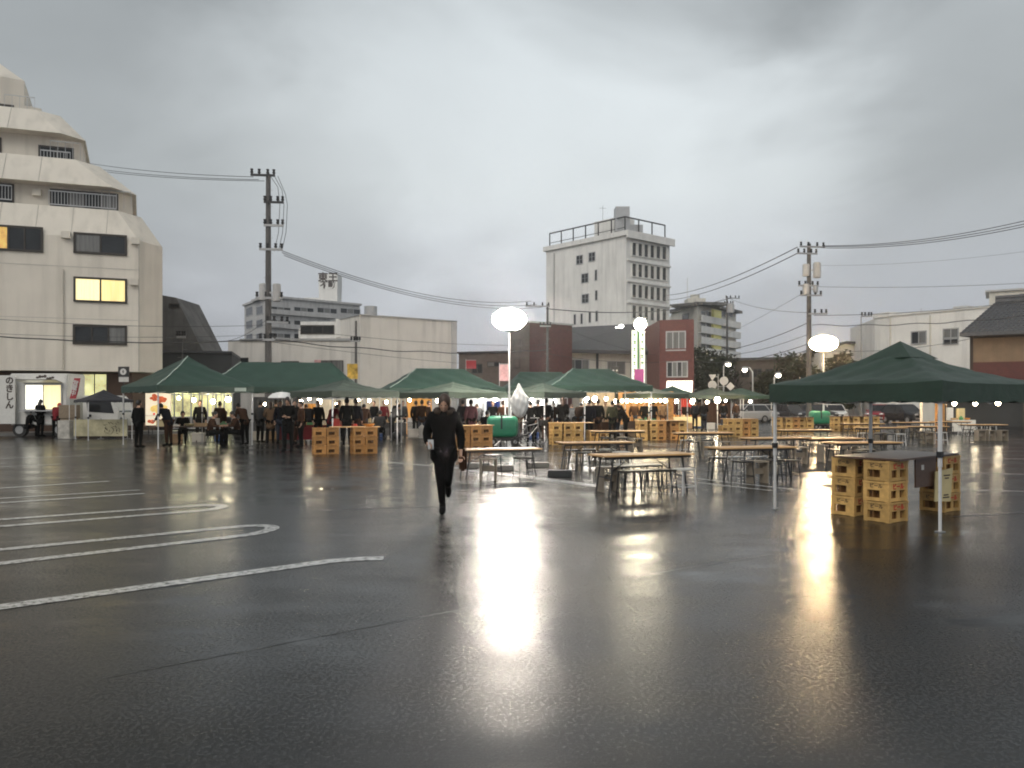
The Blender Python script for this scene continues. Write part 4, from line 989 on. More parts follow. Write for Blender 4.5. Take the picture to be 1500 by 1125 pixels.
def crate_proto(m, lettered):
    c = crate_mesh().build('beer_crate', m, None, origin=(0, 0, 0)); tag(c, 'x', 'crate')
    q = MB()
    for k in (-.06, .06): q.box(k-.005, k+.005, -.20, .20, .022, .20)
    for k in (-.1, 0, .1): q.box(-.165, -.066, k-.005, k+.005, .022, .2), q.box(-.054, .054, k-.005, k+.005, .022, .2), q.box(.066, .165, k-.005, k+.005, .022, .2)
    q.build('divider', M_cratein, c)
    if lettered:
        # short printed marks above the hand holes, red panels on the narrow ends
        for sy, rz in ((-1, 0), (1, math.pi)):
            text('lettering', 'ビール', M_ink, .062, c, (0, sy*.2185, .205), (R(90), 0, rz), depth=.001, bold=.02)
        for sx_, rz in ((1, R(90)), (-1, R(-90))):
            text('lettering', 'ビール', M_red, .085, c, (sx_*.1835, 0, .198), (R(90), 0, rz), depth=.001, bold=.05)
    return c
CR1 = crate_proto(M_crate, True); CR2 = crate_proto(M_crate, False); CR3 = crate_proto(M_crateo, False)
USED = {}
def crate(proto, x, y, rz, z, label, group):
    f = not USED.get(proto.name); USED[proto.name] = 1
    return place(proto, f, x, y, rz, label, group, z)
def local(cx_, cy_, yaw, a, b): return cx_+math.cos(yaw)*a-math.sin(yaw)*b, cy_+math.sin(yaw)*a+math.cos(yaw)*b
LV = {3: ('bottom', 'middle', 'top'), 2: ('lower', 'upper'), 1: ('only',)}
NTH = ('first', 'second', 'third', 'fourth', 'fifth', 'sixth')
CH = .275
def counter(desc, u, Y, yaw, stacks, protos, top=None, board=M_wood, cyaw=0):
    """stacks: (offset along, offset back, count)"""
    x, y = PX(u, Y), Y
    for i, st in enumerate(stacks):
        a, b, n = st[:3]; sx_, sy = local(x, y, yaw, a, b); ex = st[3] if len(st) > 3 else 0
        for k in range(n):
            crate(protos[i % len(protos)], sx_+random.uniform(-.008, .008), sy+random.uniform(-.008, .008), yaw+cyaw+ex+random.uniform(-.02, .02), k*CH,
                  f'{LV[n][k]} crate, {NTH[i]} stack from left, {desc}', f'crates of the {desc}')
    if top:
        a0, a1, b0, b1 = top; n = max(s[2] for s in stacks); mb = MB()
        mb.box(a0, a1, b0, b1, 0, .024); o = mb.build('counter_board', board, None, origin=(0, 0, 0)); o.location = (x, y, n*CH+.001); o.rotation_euler = (0, 0, yaw)
        tag(o, f'flat board laid across the crates of the {desc}', 'board', 'counter boards on crates')
    return x, y
random.seed(8)
# near counter under the right tent (crates turned 57 degrees, board running back to the right)
yc = R(-57)
def near_stack(cu, cv, n, which, proto, e=0):
    gx, gy = G(cu, cv); d1 = Vector((-.545, .839)); d2 = Vector((.839, .545))
    c_ = Vector((gx, gy))+d1*.185+d2*.22
    for k in range(n):
        crate(proto, c_.x+random.uniform(-.006, .006), c_.y+random.uniform(-.006, .006), yc+random.uniform(-.012, .012), k*CH, f'{LV[n][k]} yellow lettered crate of the {which} stack under the right tent', 'crates of the near counter')
    return c_
near_stack(1252, 757, 3, 'left', CR1); near_stack(1303, 767, 3, 'nearest', CR1); c3 = near_stack(1384, 751, 3, 'right notice bearing', CR1)
mb = MB(); w_, d_ = 1.98, .92; mb.box(0, w_, 0, d_, 0, .026)
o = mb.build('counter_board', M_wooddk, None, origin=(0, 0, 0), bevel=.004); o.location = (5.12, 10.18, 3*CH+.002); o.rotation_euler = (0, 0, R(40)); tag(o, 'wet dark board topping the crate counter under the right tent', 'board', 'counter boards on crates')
# hanging front panel, paper notice and small tag
gx, gy = G(1384, 751); e2 = Vector((.839, .545)); e1 = Vector((-.545, .839))
pn = Vector(G(1326, 758)); pq = Vector(G(1386, 748)); pd = (pq-pn).normalized(); pnn = Vector((pd.y, -pd.x))
mb = MB(); mb.frame((pn.x, pn.y, 0), (pd.x, pd.y, 0), (pnn.x, pnn.y, 0), .05, .62, .10, .12, .42, 3*CH-.002)
o = mb.build('front_panel', M_wooddk, None, origin=(pn.x, pn.y, .42)); tag(o, 'dark brown panel hanging below the counter board with a small white tag', 'panel')
mb = MB(); mb.frame((pn.x, pn.y, 0), (pd.x, pd.y, 0), (pnn.x, pnn.y, 0), .20, .27, .122, .125, .66, .73); mb.build('paper_tag', M_whitepl, o)
nb = thing('notice_board', 'tilted pale yellow notice sheet fixed to the right crate stack under the tent', 'notice', (0, 0, 0), world=True)
ns = Wall((pn+pnn*.16+pd*.50), (pn+pnn*.20+pd*1.02)); mb = MB()
mb.poly([ns.at(0, .20, 0), ns.at(.40, .18, 0), ns.at(.46, .66, 0), ns.at(.02, .62, 0)]); mb.poly([ns.at(0, .20, -.012), ns.at(.02, .62, -.012), ns.at(.46, .66, -.012), ns.at(.40, .18, -.012)])
mb.poly([ns.at(0, .20, -.012), ns.at(.40, .18, -.012), ns.at(.40, .18, 0), ns.at(0, .20, 0)]); mb.poly([ns.at(.02, .62, 0), ns.at(.46, .66, 0), ns.at(.46, .66, -.012), ns.at(.02, .62, -.012)])
mb.poly([ns.at(.40, .18, 0), ns.at(.40, .18, -.012), ns.at(.46, .66, -.012), ns.at(.46, .66, 0)])
mb.build('sheet', M_paper, nb)
mb = MB()
for (s, z, l) in ((.12, .54, .05), (.22, .55, .16), (.12, .50, .04), (.25, .51, .1), (.10, .26, .07), (.22, .27, .12), (.08, .32, .04), (.2, .235, .16)):
    ns.box(mb, s, s+l, z, z+.018, .001, .004)
mb.build('printed_line', M_ink, nb)
# other counters, from the left
counter('pair of orange crate stacks at left', 499, 24.2, R(8), [(-.66, 0, 3, .25), (-.28, .06, 3, .25), (.52, .04, 3, .3), (.9, .1, 3, .3)], [CR3], (-.35, .75, -.1, .42))
counter('crate counter beside the first generator', 695, 26.0, R(20), [(-.38, .1, 3), (.02, .05, 3), (.42, .1, 3)], [CR3], (-.6, .66, -.15, .4))
counter('crate counter before the wide tent', 842, 29.5, R(10), [(-.76, 0, 3, .1), (-.3, 0, 3, .1), (.08, 0, 3, .1), (.72, .1, 2, .1), (1.0, -.25, 2, .15)], [CR2], (-.98, .72, -.2, .45))
counter('crate counter in front of the orange stall', 966, 33, R(8), [(-.8, 0, 3, .1), (-.3, 0, 3, .1), (.02, 0, 3, .1), (.62, .15, 3, .1), (.98, .1, 3, .1)], [CR2, CR2, CR3, CR3, CR2], (-.95, 1.05, -.2, .5))
counter('crate counter in front of the small tents', 1078, 36.5, R(10), [(-.75, -.3, 2), (-.35, 0, 3), (.05, 0, 3), (.5, .1, 3), (.9, .1, 3)], [CR2, CR2, CR2, CR3, CR2], (-.55, 1.0, -.2, .5))
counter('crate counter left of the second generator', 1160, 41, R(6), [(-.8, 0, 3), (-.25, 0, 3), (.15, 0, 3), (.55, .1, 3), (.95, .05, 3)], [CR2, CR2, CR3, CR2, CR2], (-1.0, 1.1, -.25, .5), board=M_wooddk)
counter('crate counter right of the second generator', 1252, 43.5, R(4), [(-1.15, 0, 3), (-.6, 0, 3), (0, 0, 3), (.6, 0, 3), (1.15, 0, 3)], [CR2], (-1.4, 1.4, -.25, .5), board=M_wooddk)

# ================================================================== TABLES, STOOLS, BLOCKS
def table_proto(L_=1.8, D_=.60, h=.70):
    t = thing('folding_table', 'x', 'table', (0, 0, 0), group='low tables in the open lot')
    w_ = D_/3
    for k in range(3):
        q = MB(); q.box(-L_/2, L_/2, -D_/2+k*w_+.002, -D_/2+(k+1)*w_-.002, h-.028, h); q.build('plank', M_wood, t)
    q = MB(); q.box(-L_/2+.05, L_/2-.05, -D_/2+.04, -D_/2+.07, h-.075, h-.029); q.box(-L_/2+.05, L_/2-.05, D_/2-.07, D_/2-.04, h-.075, h-.029); q.build('apron', M_black, t)
    for sx_ in (-1, 1):
        for sy in (-1, 1):
            q = MB(); q.tube([(sx_*(L_/2-.22), sy*(D_/2-.07), h-.03), (sx_*(L_/2-.12), sy*(D_/2-.05), .0)], .016, 6); q.build('leg', M_black, t)
        q = MB(); q.tube([(sx_*(L_/2-.16), -D_/2+.06, .3), (sx_*(L_/2-.16), D_/2-.06, .3)], .012, 5); q.tube([(sx_*(L_/2-.17), 0, .3), (sx_*.2, 0, h-.05)], .01, 5); q.build('brace', M_black, t)
    return t
def stool_proto(m, mleg):
    s = thing('stool', 'x', 'stool', (0, 0, 0))
    q = MB(); q.box(-.17, .17, -.15, .15, .425, .455); q.build('seat', m, s, bevel=.012)
    for sx_ in (-1, 1):
        for sy in (-1, 1):
            q = MB(); q.tube([(sx_*.14, sy*.12, .425), (sx_*.17, sy*.145, 0)], .012, 5); q.build('leg', mleg, s)
    q = MB()
    for sx_ in (-1, 1): q.tube([(sx_*.16, -.135, .16), (sx_*.16, .135, .16)], .009, 4)
    q.tube([(-.16, -.135, .15), (.16, -.135, .15)], .009, 4); q.tube([(-.16, .135, .15), (.16, .135, .15)], .009, 4); q.build('stretcher', mleg, s)
    return s
def box_stool_proto(m):
    s = thing('block_stool', 'x', 'stool', (0, 0, 0)); q = MB()
    q.box(-.17, .17, -.15, .15, .42, .45); q.build('seat', m, s)
    for sx_ in (-1, 1):
        q = MB(); q.box(*sorted((sx_*.165, sx_*.145)), -.14, .14, 0, .42); q.build('side_panel', m, s)
    q = MB(); q.box(-.144, .144, -.012, .012, .18, .30); q.build('rail', m, s); return s
M_boxst = pm('beige_wood_block', (.26, .22, .17), .5, .15, 4)
TP = table_proto(); SP = stool_proto(M_stool, M_black); BP = box_stool_proto(M_boxst); WP = stool_proto(M_whitepl, M_tentpole)
CNT = {}
def use(p, x, y, rz, label, group, z=0):
    f = not CNT.get(p.name); CNT[p.name] = 1
    return place(p, f, x, y, rz, label, group, z)
TB = [('nearest to the walking person', 730, 16.6, 18, .62, 3), ('before the wide tent counter', 872, 18.6, 14, .66, 6), ('standing nearest, in lamp reflections', 940, 13.7, 20, .70, 8),
      ('behind the closest table', 1030, 23.5, 8, .70, 5), ('crossed by the tent leg', 1100, 15.9, 16, .70, 7), ('left of the second generator', 1178, 26, 6, .70, 5), ('beyond the right tent\'s counter', 1262, 18.6, 10, .66, 4),
      ('in far row, left end', 1262, 34, 4, .70, 4), ('in far row, right end', 1338, 36, 4, .70, 4), ('far right near the bulbs', 1392, 37.5, 2, .70, 3), ('between second generator and far row', 1215, 21.5, 8, .62, 4), ('in second far row, left end', 1290, 29, 6, .68, 5), ('in second far row, right end', 1352, 30.5, 4, .68, 5), ('at the far right edge', 1440, 33, 3, .68, 5), ('between two crate counters', 905, 25.5, 10, .68, 5), ('behind the table crossed by the leg', 1135, 20.5, 12, .68, 6)]
random.seed(21)
SIDE = {(-1): 'near side', 1: 'far side'}
for i, (d, u, Y, yw, h, ns_) in enumerate(TB):
    x, y = PX(u, Y), Y; yw = R(yw)
    o = use(TP, x, y, yw, f'low pale planked table {d}', 'low tables in the open lot'); o.scale = (1.0, 1, h/.70)
    k = 0
    for sgn in (-1, 1):
        m = (ns_+1)//2 if sgn == -1 else ns_//2
        for j in range(m):
            a = -.68+1.36*(j+.5)/m+random.uniform(-.05, .05); sx_, sy = local(x, y, yw, a, sgn*(.42+random.uniform(-.04, .14)))
            pr = random.choice((SP, SP, SP, SP, BP, BP, WP))
            ty = {SP.name: 'dark metal stool', BP.name: 'beige block stool', WP.name: 'white stool'}[pr.name]
            use(pr, sx_, sy, yw+random.uniform(-.3, .3), f'{ty}, {NTH[j]} on the {SIDE[sgn]}, table {d}', 'stools around the low tables')
def slab(label, u, v, w_, h_, d_, yaw, m):
    x, y = G(u, v); q = MB(); q.box(-w_/2, w_/2, -d_/2, d_/2, 0, h_); o = q.build('concrete_block', m, None, origin=(0, 0, 0), bevel=.015); o.location = (x, y+d_/2, 0); o.rotation_euler = (0, 0, R(yaw)); tag(o, label, 'block', 'weights lying on the ground')
M_slab = pm('weathered_concrete', (.20, .19, .17), .6, .2, 5)
slab('pale concrete block lying below the first table', 733, 690, .56, .13, .3, 8, M_slab)
slab('dark concrete block on the white painted band', 821, 699, .52, .14, .3, -8, M_dkbox)
slab('concrete block at the left foot of the first table', 700, 686, .60, .12, .3, 0, M_slab)
slab('concrete block right of the generator cart', 788, 685, .55, .12, .3, 0, M_slab)

# ================================================================== STALL BACKS, GOODS AND BULBS
GLB = glow_mat('bulb_glow', (1, .84, .58), 60)
GLW = glow_mat('bulb_glow_white', (1, .95, .86), 60)
def bulb(label, u, v, Y, r=.07, m=None, drop=.35):
    x, y, z = P3(u, v, Y); root = thing('hanging_bulb', label, 'bulb', (x, y, z), group='bulbs hanging in the stalls')
    q = MB(); q.ell((0, 0, 0), (r, r, r*1.1), 12, 8); q.build('bulb', m or GLB, root, smooth=True)
    q = MB(); q.tube([(0, 0, r), (0, 0, r+.07)], r*.5, 8); q.build('socket', M_black, root)
    q = MB(); q.tube([(0, 0, r+.07), (0, 0, r+drop)], .008, 4); q.build('cord', M_black, root)
for (l, u, v, Y, r, m) in (
        ('white bulb left in the tent behind the umbrella holder', 441, 588, 31.5, .07, GLB), ('bigger warm bulb between dark coats in the long tent', 468, 588, 31.5, .10, GLB), ('small pinkish bulb above the crate stacks at left', 525, 586, 32, .05, GLB),
        ('bulb over the amber lit stall behind the walking person', 641, 587, 34, .08, GLB), ('round white bulb at the left post of the wide tent', 836, 579, 34, .12, GLW), ('left one of two bulbs under the wide tent', 859, 585, 34, .12, GLW), ('right one of two bulbs under the wide tent', 871.5, 584.5, 34, .11, GLW),
        ('dim bulb right of two bright ones under the wide tent', 888, 584, 35, .08, GLB), ('white bulb right of the orange stall', 980, 587, 48, .16, GLW), ('warm bulb under the small awning tent', 1015, 588, 48, .16, GLB), ('bulb under the small olive tent', 1051, 586, 47, .18, GLB),
        ('small crescent bulb by the flat green tent', 1063, 587, 50, .07, GLW), ('left one of three warm bulbs at the right edge', 1398, 591, 38, .10, GLB), ('middle one of three warm bulbs at the right edge', 1428.5, 591, 38, .10, GLB), ('right one of three warm bulbs at the right edge', 1462, 590.5, 38, .11, GLB),
        ('left bulb over the left tent\'s table', 262, 583, 30.5, .06, GLB), ('second bulb over the left tent\'s table', 284, 586, 31, .08, GLB), ('third bulb over the left tent\'s table', 312, 588, 31, .09, GLB), ('fourth bulb over the left tent\'s table', 334, 585, 31, .10, GLB),
        ('small bulb behind the umbrella holder', 388, 592, 34, .06, GLB), ('bulb over the amber sign curtain', 453, 584, 33.5, .07, GLB), ('bulb over the dark red jacket', 493, 592, 32, .06, GLB), ('white bulb right of the low olive tent', 541, 587, 36, .07, GLW), ('bulb over the middle stall table', 566, 589, 35, .07, GLB), ('bulb left of the amber curtain', 600, 586, 36, .07, GLB),
        ('bright bulb over the white clothed table', 706, 586, 34, .10, GLW), ('bulb above the blue cloth', 725, 585, 35, .09, GLW), ('bulb right of the plastic sheet', 779, 587, 34, .10, GLW), ('bulb between two black coats', 812, 588, 34, .09, GLW), ('warm bulb at the wide tent\'s right leg', 902, 588, 36, .09, GLB), ('bulb right of the row over the orange stall', 991, 588, 46, .11, GLB), ('warm bulb at the small tents\' far side', 1036, 589, 50, .10, GLB), ('last warm bulb beside the silver car', 1099, 588, 50, .09, GLB),
        ('white bulb shining beside the plastic sheet', 750, 588, 31, .10, GLW), ('bulb among people left of the wide tent', 795, 590, 33, .09, GLW)):
    bulb(l, u, v, Y, r, m)
# posts and beam that carry the three bulbs at the right
q = MB(); a, b = P3(1385, 585, 38), P3(1500, 584, 38); q.tube([a, b], .02, 6)
for p in (a, b): q.tube([(p[0], p[1], 0), p], .03, 6)
tag(q.build('bulb_rail', M_frame, None, origin=(a[0], a[1], 0)), 'thin two post rail carrying three warm bulbs at the right', 'rail')
# row of bulbs on a rail over the orange stall
a, b = Vector(P3(908, 584, 39)), Vector(P3(978, 583.5, 39))
rl_ = thing('bulb_row', 'row of glowing bulbs on a rail over the orange stall', 'lamp', (a.x, a.y, 0), world=True)
q = MB(); q.tube([a, b], .025, 6); q.build('rail', M_steel, rl_)
for p in (a, b): q = MB(); q.tube([(p[0], p[1], 0), (p[0], p[1], p[2]-.026)], .03, 6); q.build('post', M_steel, rl_)
for k in range(10):
    p = a.lerp(b, (k+.5)/10); q = MB(); r_ = .085+.02*math.sin(k*2.3); q.ell((p.x, p.y, p.z-.12), (r_, r_, r_), 10, 7); q.build('bulb', glow_mat('row_bulb_glow', (1, .80, .46), 34), rl_, smooth=True)
    q = MB(); q.tube([(p.x, p.y, p.z-.026), (p.x, p.y, p.z-.07)], .03, 6); q.build('socket', M_black, rl_)
def sheet(label, u0, v0, u1, v1, Y, m, name='stall_curtain', cat='curtain', wav=.05, group=None):
    a, b = P3(u0, v0, Y), P3(u1, v1, Y); q = MB(); n = 16
    for t in (0, .02):
        for i in range(n):
            xa, xb = a[0]+(b[0]-a[0])*i/n, a[0]+(b[0]-a[0])*(i+1)/n; ya, yb = Y+t+wav*math.sin(i*1.3), Y+t+wav*math.sin((i+1)*1.3)
            q.poly([(xa, ya, b[2]), (xb, yb, b[2]), (xb, yb, a[2]), (xa, ya, a[2])])
    q.tube([(a[0], Y, a[2]), (b[0], Y, a[2])], .02, 6)
    for x_ in (a[0], b[0]): q.tube([(x_, Y, 0), (x_, Y, a[2])], .02, 6)
    o = q.build(name, m, None, origin=((a[0]+b[0])/2, Y, 0)); return tag(o, label, cat, group)
M_whiteglow = pm('glowing_white_cloth', (.85, .84, .80), .7, .05, 3, emit=.9)  # stall cloths and walls glow by themselves, standing in for lamp light on them
M_amber = pm('amber_noren_glow', (.55, .27, .07), .7, .25, 3, emit=.5, stretch=(5, 5, .6))
M_orange = pm('orange_wall_glow', (.55, .27, .09), .6, .4, 5, emit=.4)
M_warmwall = pm('warm_glow_tarpaulin', (.50, .42, .30), .7, .3, 2, emit=.3)  # lamp light inside the stalls put into the tarpaulin as its own glow
M_blue = pm('blue_cloth', (.03, .06, .26), .7, .2, 4)
sheet('bright white stall curtain behind the generator', 684, 584, 748, 626, 38, M_whiteglow)
sheet('bright white stall curtain right of the lamp mast', 766, 584, 826, 622, 41, M_whiteglow)
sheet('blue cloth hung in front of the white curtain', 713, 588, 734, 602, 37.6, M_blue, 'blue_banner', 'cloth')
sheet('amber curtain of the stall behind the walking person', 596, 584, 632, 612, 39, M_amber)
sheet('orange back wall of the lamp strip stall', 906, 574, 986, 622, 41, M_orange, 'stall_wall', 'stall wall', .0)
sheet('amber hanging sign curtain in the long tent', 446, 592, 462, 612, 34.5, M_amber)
sheet('warm glowing tarpaulin at the back of the long tent', 466, 586, 532, 628, 38, M_warmwall, 'tarpaulin', 'tarpaulin')
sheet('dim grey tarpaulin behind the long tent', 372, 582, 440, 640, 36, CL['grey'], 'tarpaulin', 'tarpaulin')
sheet('pale glowing tarpaulin behind the low olive tent', 536, 584, 592, 630, 39, M_warmwall, 'tarpaulin', 'tarpaulin')
sheet('dark tarpaulin wall behind the small tents', 990, 590, 1070, 620, 53, CL['brown'], 'tarpaulin', 'tarpaulin')
sheet('red and white curtain in the small awning tent', 998, 584, 1012, 596, 50, M_red, 'red_banner', 'cloth')
sheet('warm glowing wall of the stall left of the orange one', 850, 576, 900, 620, 41, pm('warm_stall_glow', (.55, .42, .26), .7, .3, 3, emit=.35), 'stall_wall', 'stall wall', .02)  # this wall's warm light is emission of its own material
# stall tables with goods
def stall_table(label, u, Y, w_, goods, m=M_wooddk, cover=None, rot=0):
    x = PX(u, Y); t = thing('stall_table', label, 'table', (x, Y, 0), R(rot), 'tables inside the stalls')
    q = MB(); q.box(-w_/2, w_/2, -.3, .3, .68, .71); q.build('tabletop', m, t)
    for sx_ in (-1, 1):
        for sy in (-1, 1):
            q = MB(); q.tube([(sx_*(w_/2-.06), sy*.25, .68), (sx_*(w_/2-.06), sy*.25, 0)], .016, 5); q.build('leg', M_black, t)
    if cover: q = MB(); q.box(-w_/2-.004, w_/2+.004, -.31, -.302, .12, .715); q.build('cloth_front', cover, t)
    rd = random.Random(int(u)); cols = [pm('goods_white', (.7, .68, .62), .5, .1, 5), pm('goods_orange', (.62, .26, .05), .5, .15, 5), M_paper, M_red, pm('goods_green', (.06, .25, .09), .5, .15, 5), pm('goods_wood', (.40, .26, .13), .5, .15, 5)]
    for g_ in range(goods):
        a = -w_/2+.1+(w_-.2)*(g_+.5)/goods; hh = rd.uniform(.08, .3); ww = (w_-.2)/goods*.42; y0 = rd.uniform(-.18, .12); q = MB()
        wx_, wy_ = local(x, Y, R(rot), a, y0)
        if g_ % 3 == 0: q.box(-ww, ww, -.1, .1, 0, hh); nm, lb = 'goods_box', 'goods box'
        elif g_ % 3 == 1: q.tube([(0, 0, 0), (0, 0, hh*.6), (0, 0, hh*.75), (0, 0, hh)], [ww*.7, ww*.7, ww*.35, ww*.3], 10); nm, lb = 'bottle', 'bottle'
        else: q.tube([(0, 0, 0), (0, 0, .03), (0, 0, .10)], [ww*.5, ww*.8, ww*1.0], 12); nm, lb = 'bowl', 'bowl'
        ob = q.build(nm, cols[rd.randrange(6)], None, origin=(0, 0, 0)); ob.location = (wx_, wy_, .711); ob.rotation_euler = (0, 0, R(rot))
        tag(ob, f'{lb}, {NTH[g_] if g_ < 6 else ("seventh", "eighth", "ninth")[g_-6]} from left on the {label}'[:105], lb.split()[-1], 'goods on the '+label)
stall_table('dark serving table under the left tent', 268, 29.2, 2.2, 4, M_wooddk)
stall_table('serving table at right under the left tent', 330, 30, 1.5, 3, M_wooddk)
stall_table('white clothed table below the blue cloth', 716, 33, 1.6, 7, M_whitepl, M_whitepl)
stall_table('goods table in the orange lit stall', 945, 38, 2.2, 9, M_wood, M_wooddk)
stall_table('busy table under the wide tent', 868, 36, 2.4, 8, M_wood, CL['brown'])
stall_table('food table in the long tent', 450, 31.2, 2.2, 6, M_wood, CL['red'])
stall_table('table under the low olive tent', 520, 29, 1.8, 3, M_wood)
stall_table('grey table in the middle stall', 563, 35, 2.0, 6, M_whitepl, CL['grey'])
stall_table('table of the small awning tent', 1000, 49, 2.2, 7, M_whitepl, M_paper)
stall_table('white table below the three warm bulbs', 1407, 40, 1.2, 3, M_whitepl, M_whitepl)
# goods at far right: white box, yellow items
for (l, u, v0, v1, Y, w_, m) in (('tall white box standing below the left warm bulb', 1391, 597, 612, 40.2, .28, M_whitepl), ('yellow stack of cartons beside the tall white box', 1407, 598, 612, 40.2, .34, M_paper)):
    x, y, z = P3(u, v0, Y); q = MB(); q.box(x-w_/2, x+w_/2, y-.1, y+.1, .715, z); tag(q.build('carton', m, None, origin=(x, y, .715)), l, 'box')
for i, (u, v) in enumerate(((1418, 637), (1431, 637), (1444, 636), (1455, 637))):
    x, y = G(u, v); use(WP, x, y, R(i*17), f'white stool, {NTH[i]} of four below the warm bulbs', 'white stools at the right')

random.seed(77)
STF = [('cooler_box', 'cooler box', M_whitepl, (.5, .35, .38)), ('cardboard_box', 'cardboard box', pm('cardboard', (.34, .22, .12), .7, .15, 4), (.45, .35, .35)), ('plastic_basket', 'basket', pm('blue_plastic', (.04, .10, .30), .5, .1, 4), (.5, .36, .26)), ('gas_bottle', 'gas bottle', M_grey, (.3, .3, .6)), ('waste_bag', 'bag', pm('dark_plastic_bag', (.02, .02, .022), .3, .2, 6), (.45, .4, .45))]
def clutter(where, spots):
    for i, (u, Y, k, rz) in enumerate(spots):
        nm, lb, m, (a, b, c) = STF[k]; x_, y_ = PX(u, Y), Y; q = MB()
        if nm == 'gas_bottle': q.tube([(0, 0, 0), (0, 0, c*.8), (0, 0, c*.9), (0, 0, c)], [a/2, a/2, a*.3, a*.12], 14)
        elif nm == 'waste_bag': q.ell((0, 0, c*.42), (a/2, b/2, c*.42), 14, 9, lambda p: Vector((p.x*(1+.1*math.sin(p.z*30)), p.y, p.z)), z_lo=-.9); q.tube([(0, 0, c*.75), (0, 0, c)], [.05, .09], 8)
        elif nm == 'plastic_basket': q.prism([(-a*.42, -b*.42), (a*.42, -b*.42), (a*.42, b*.42), (-a*.42, b*.42)], 0, c, [(-a/2, -b/2), (a/2, -b/2), (a/2, b/2), (-a/2, b/2)])
        else: q.box(-a/2, a/2, -b/2, b/2, 0, c*.82); q.box(-a/2-.012, a/2+.012, -b/2-.012, b/2+.012, c*.825, c)
        o = q.build(nm, m, None, origin=(0, 0, 0), bevel=.01 if nm.endswith('box') else 0); o.location = (x_, y_, 0); o.rotation_euler = (0, 0, R(rz))
        tag(o, f'{lb}, {NTH[i]} from left on the ground {where}', lb.split()[-1], 'stall gear on the ground')
clutter('behind the left tent table', [(258, 31, 1, 10), (292, 31.5, 0, 5), (322, 32.4, 2, 20), (350, 32, 4, 0)])
clutter('inside the long tent', [(379, 33, 0, 10), (402, 34, 1, 0), (432, 33, 4, 20), (474, 32.6, 1, 12), (492, 33, 3, 0)])
clutter('around the middle stall', [(540, 34, 1, 0), (552, 33.5, 2, 25), (581, 33, 4, 0), (606, 36, 0, 8), (618, 35, 3, 0)])
clutter('between lamp mast and wide tent', [(700, 35, 1, 4), (728, 36, 0, 0), (782, 35, 2, 10), (809, 34, 4, 0), (832, 36, 1, 30)])
clutter('near the orange stall', [(888, 38, 0, 0), (922, 36.6, 1, 10), (961, 38.6, 4, 0), (975, 42, 0, 15)])
clutter('among the small tents', [(1008, 48, 1, 0), (1022, 49, 2, 0), (1040, 47, 0, 20), (1066, 48, 3, 0), (1088, 51, 1, 0)])
# ================================================================== PEOPLE
def skin_mesh(verts, edges, radii, root=0, sub=1):
    me = bpy.data.meshes.new('sk'); me.from_pydata(verts, edges, []); ob = bpy.data.objects.new('sk', me); COL.objects.link(ob)
    sk = ob.modifiers.new('s', 'SKIN'); sk.use_smooth_shade = True
    for i, r_ in enumerate(radii):
        d = me.skin_vertices[0].data[i]; d.radius = r_ if isinstance(r_, tuple) else (r_, r_); d.use_root = (i == root)
    if sub: ss = ob.modifiers.new('u', 'SUBSURF'); ss.levels = sub; ss.render_levels = sub
    dg = bpy.context.evaluated_depsgraph_get(); m = bpy.data.meshes.new_from_object(ob.evaluated_get(dg)); bpy.data.objects.remove(ob); return m
def remesh(mb_, vox):
    me = bpy.data.meshes.new('rm'); me.from_pydata(mb_.v, [], mb_.f); ob = bpy.data.objects.new('rm', me); COL.objects.link(ob)
    md = ob.modifiers.new('r', 'REMESH'); md.mode = 'VOXEL'; md.voxel_size = vox; md.use_smooth_shade = True
    dg = bpy.context.evaluated_depsgraph_get(); m = bpy.data.meshes.new_from_object(ob.evaluated_get(dg)); bpy.data.objects.remove(ob); return m
def chain(paths):
    """paths: list of lists of (key or coordinate, radius); shared keys join"""
    V, E, Rr, idx = [], [], [], {}
    for p in paths:
        prev = None
        for key, co, r_ in p:
            if key not in idx: idx[key] = len(V); V.append(tuple(co)); Rr.append(r_)
            if prev is not None and prev != idx[key]: E.append((prev, idx[key]))
            prev = idx[key]
    return V, E, Rr
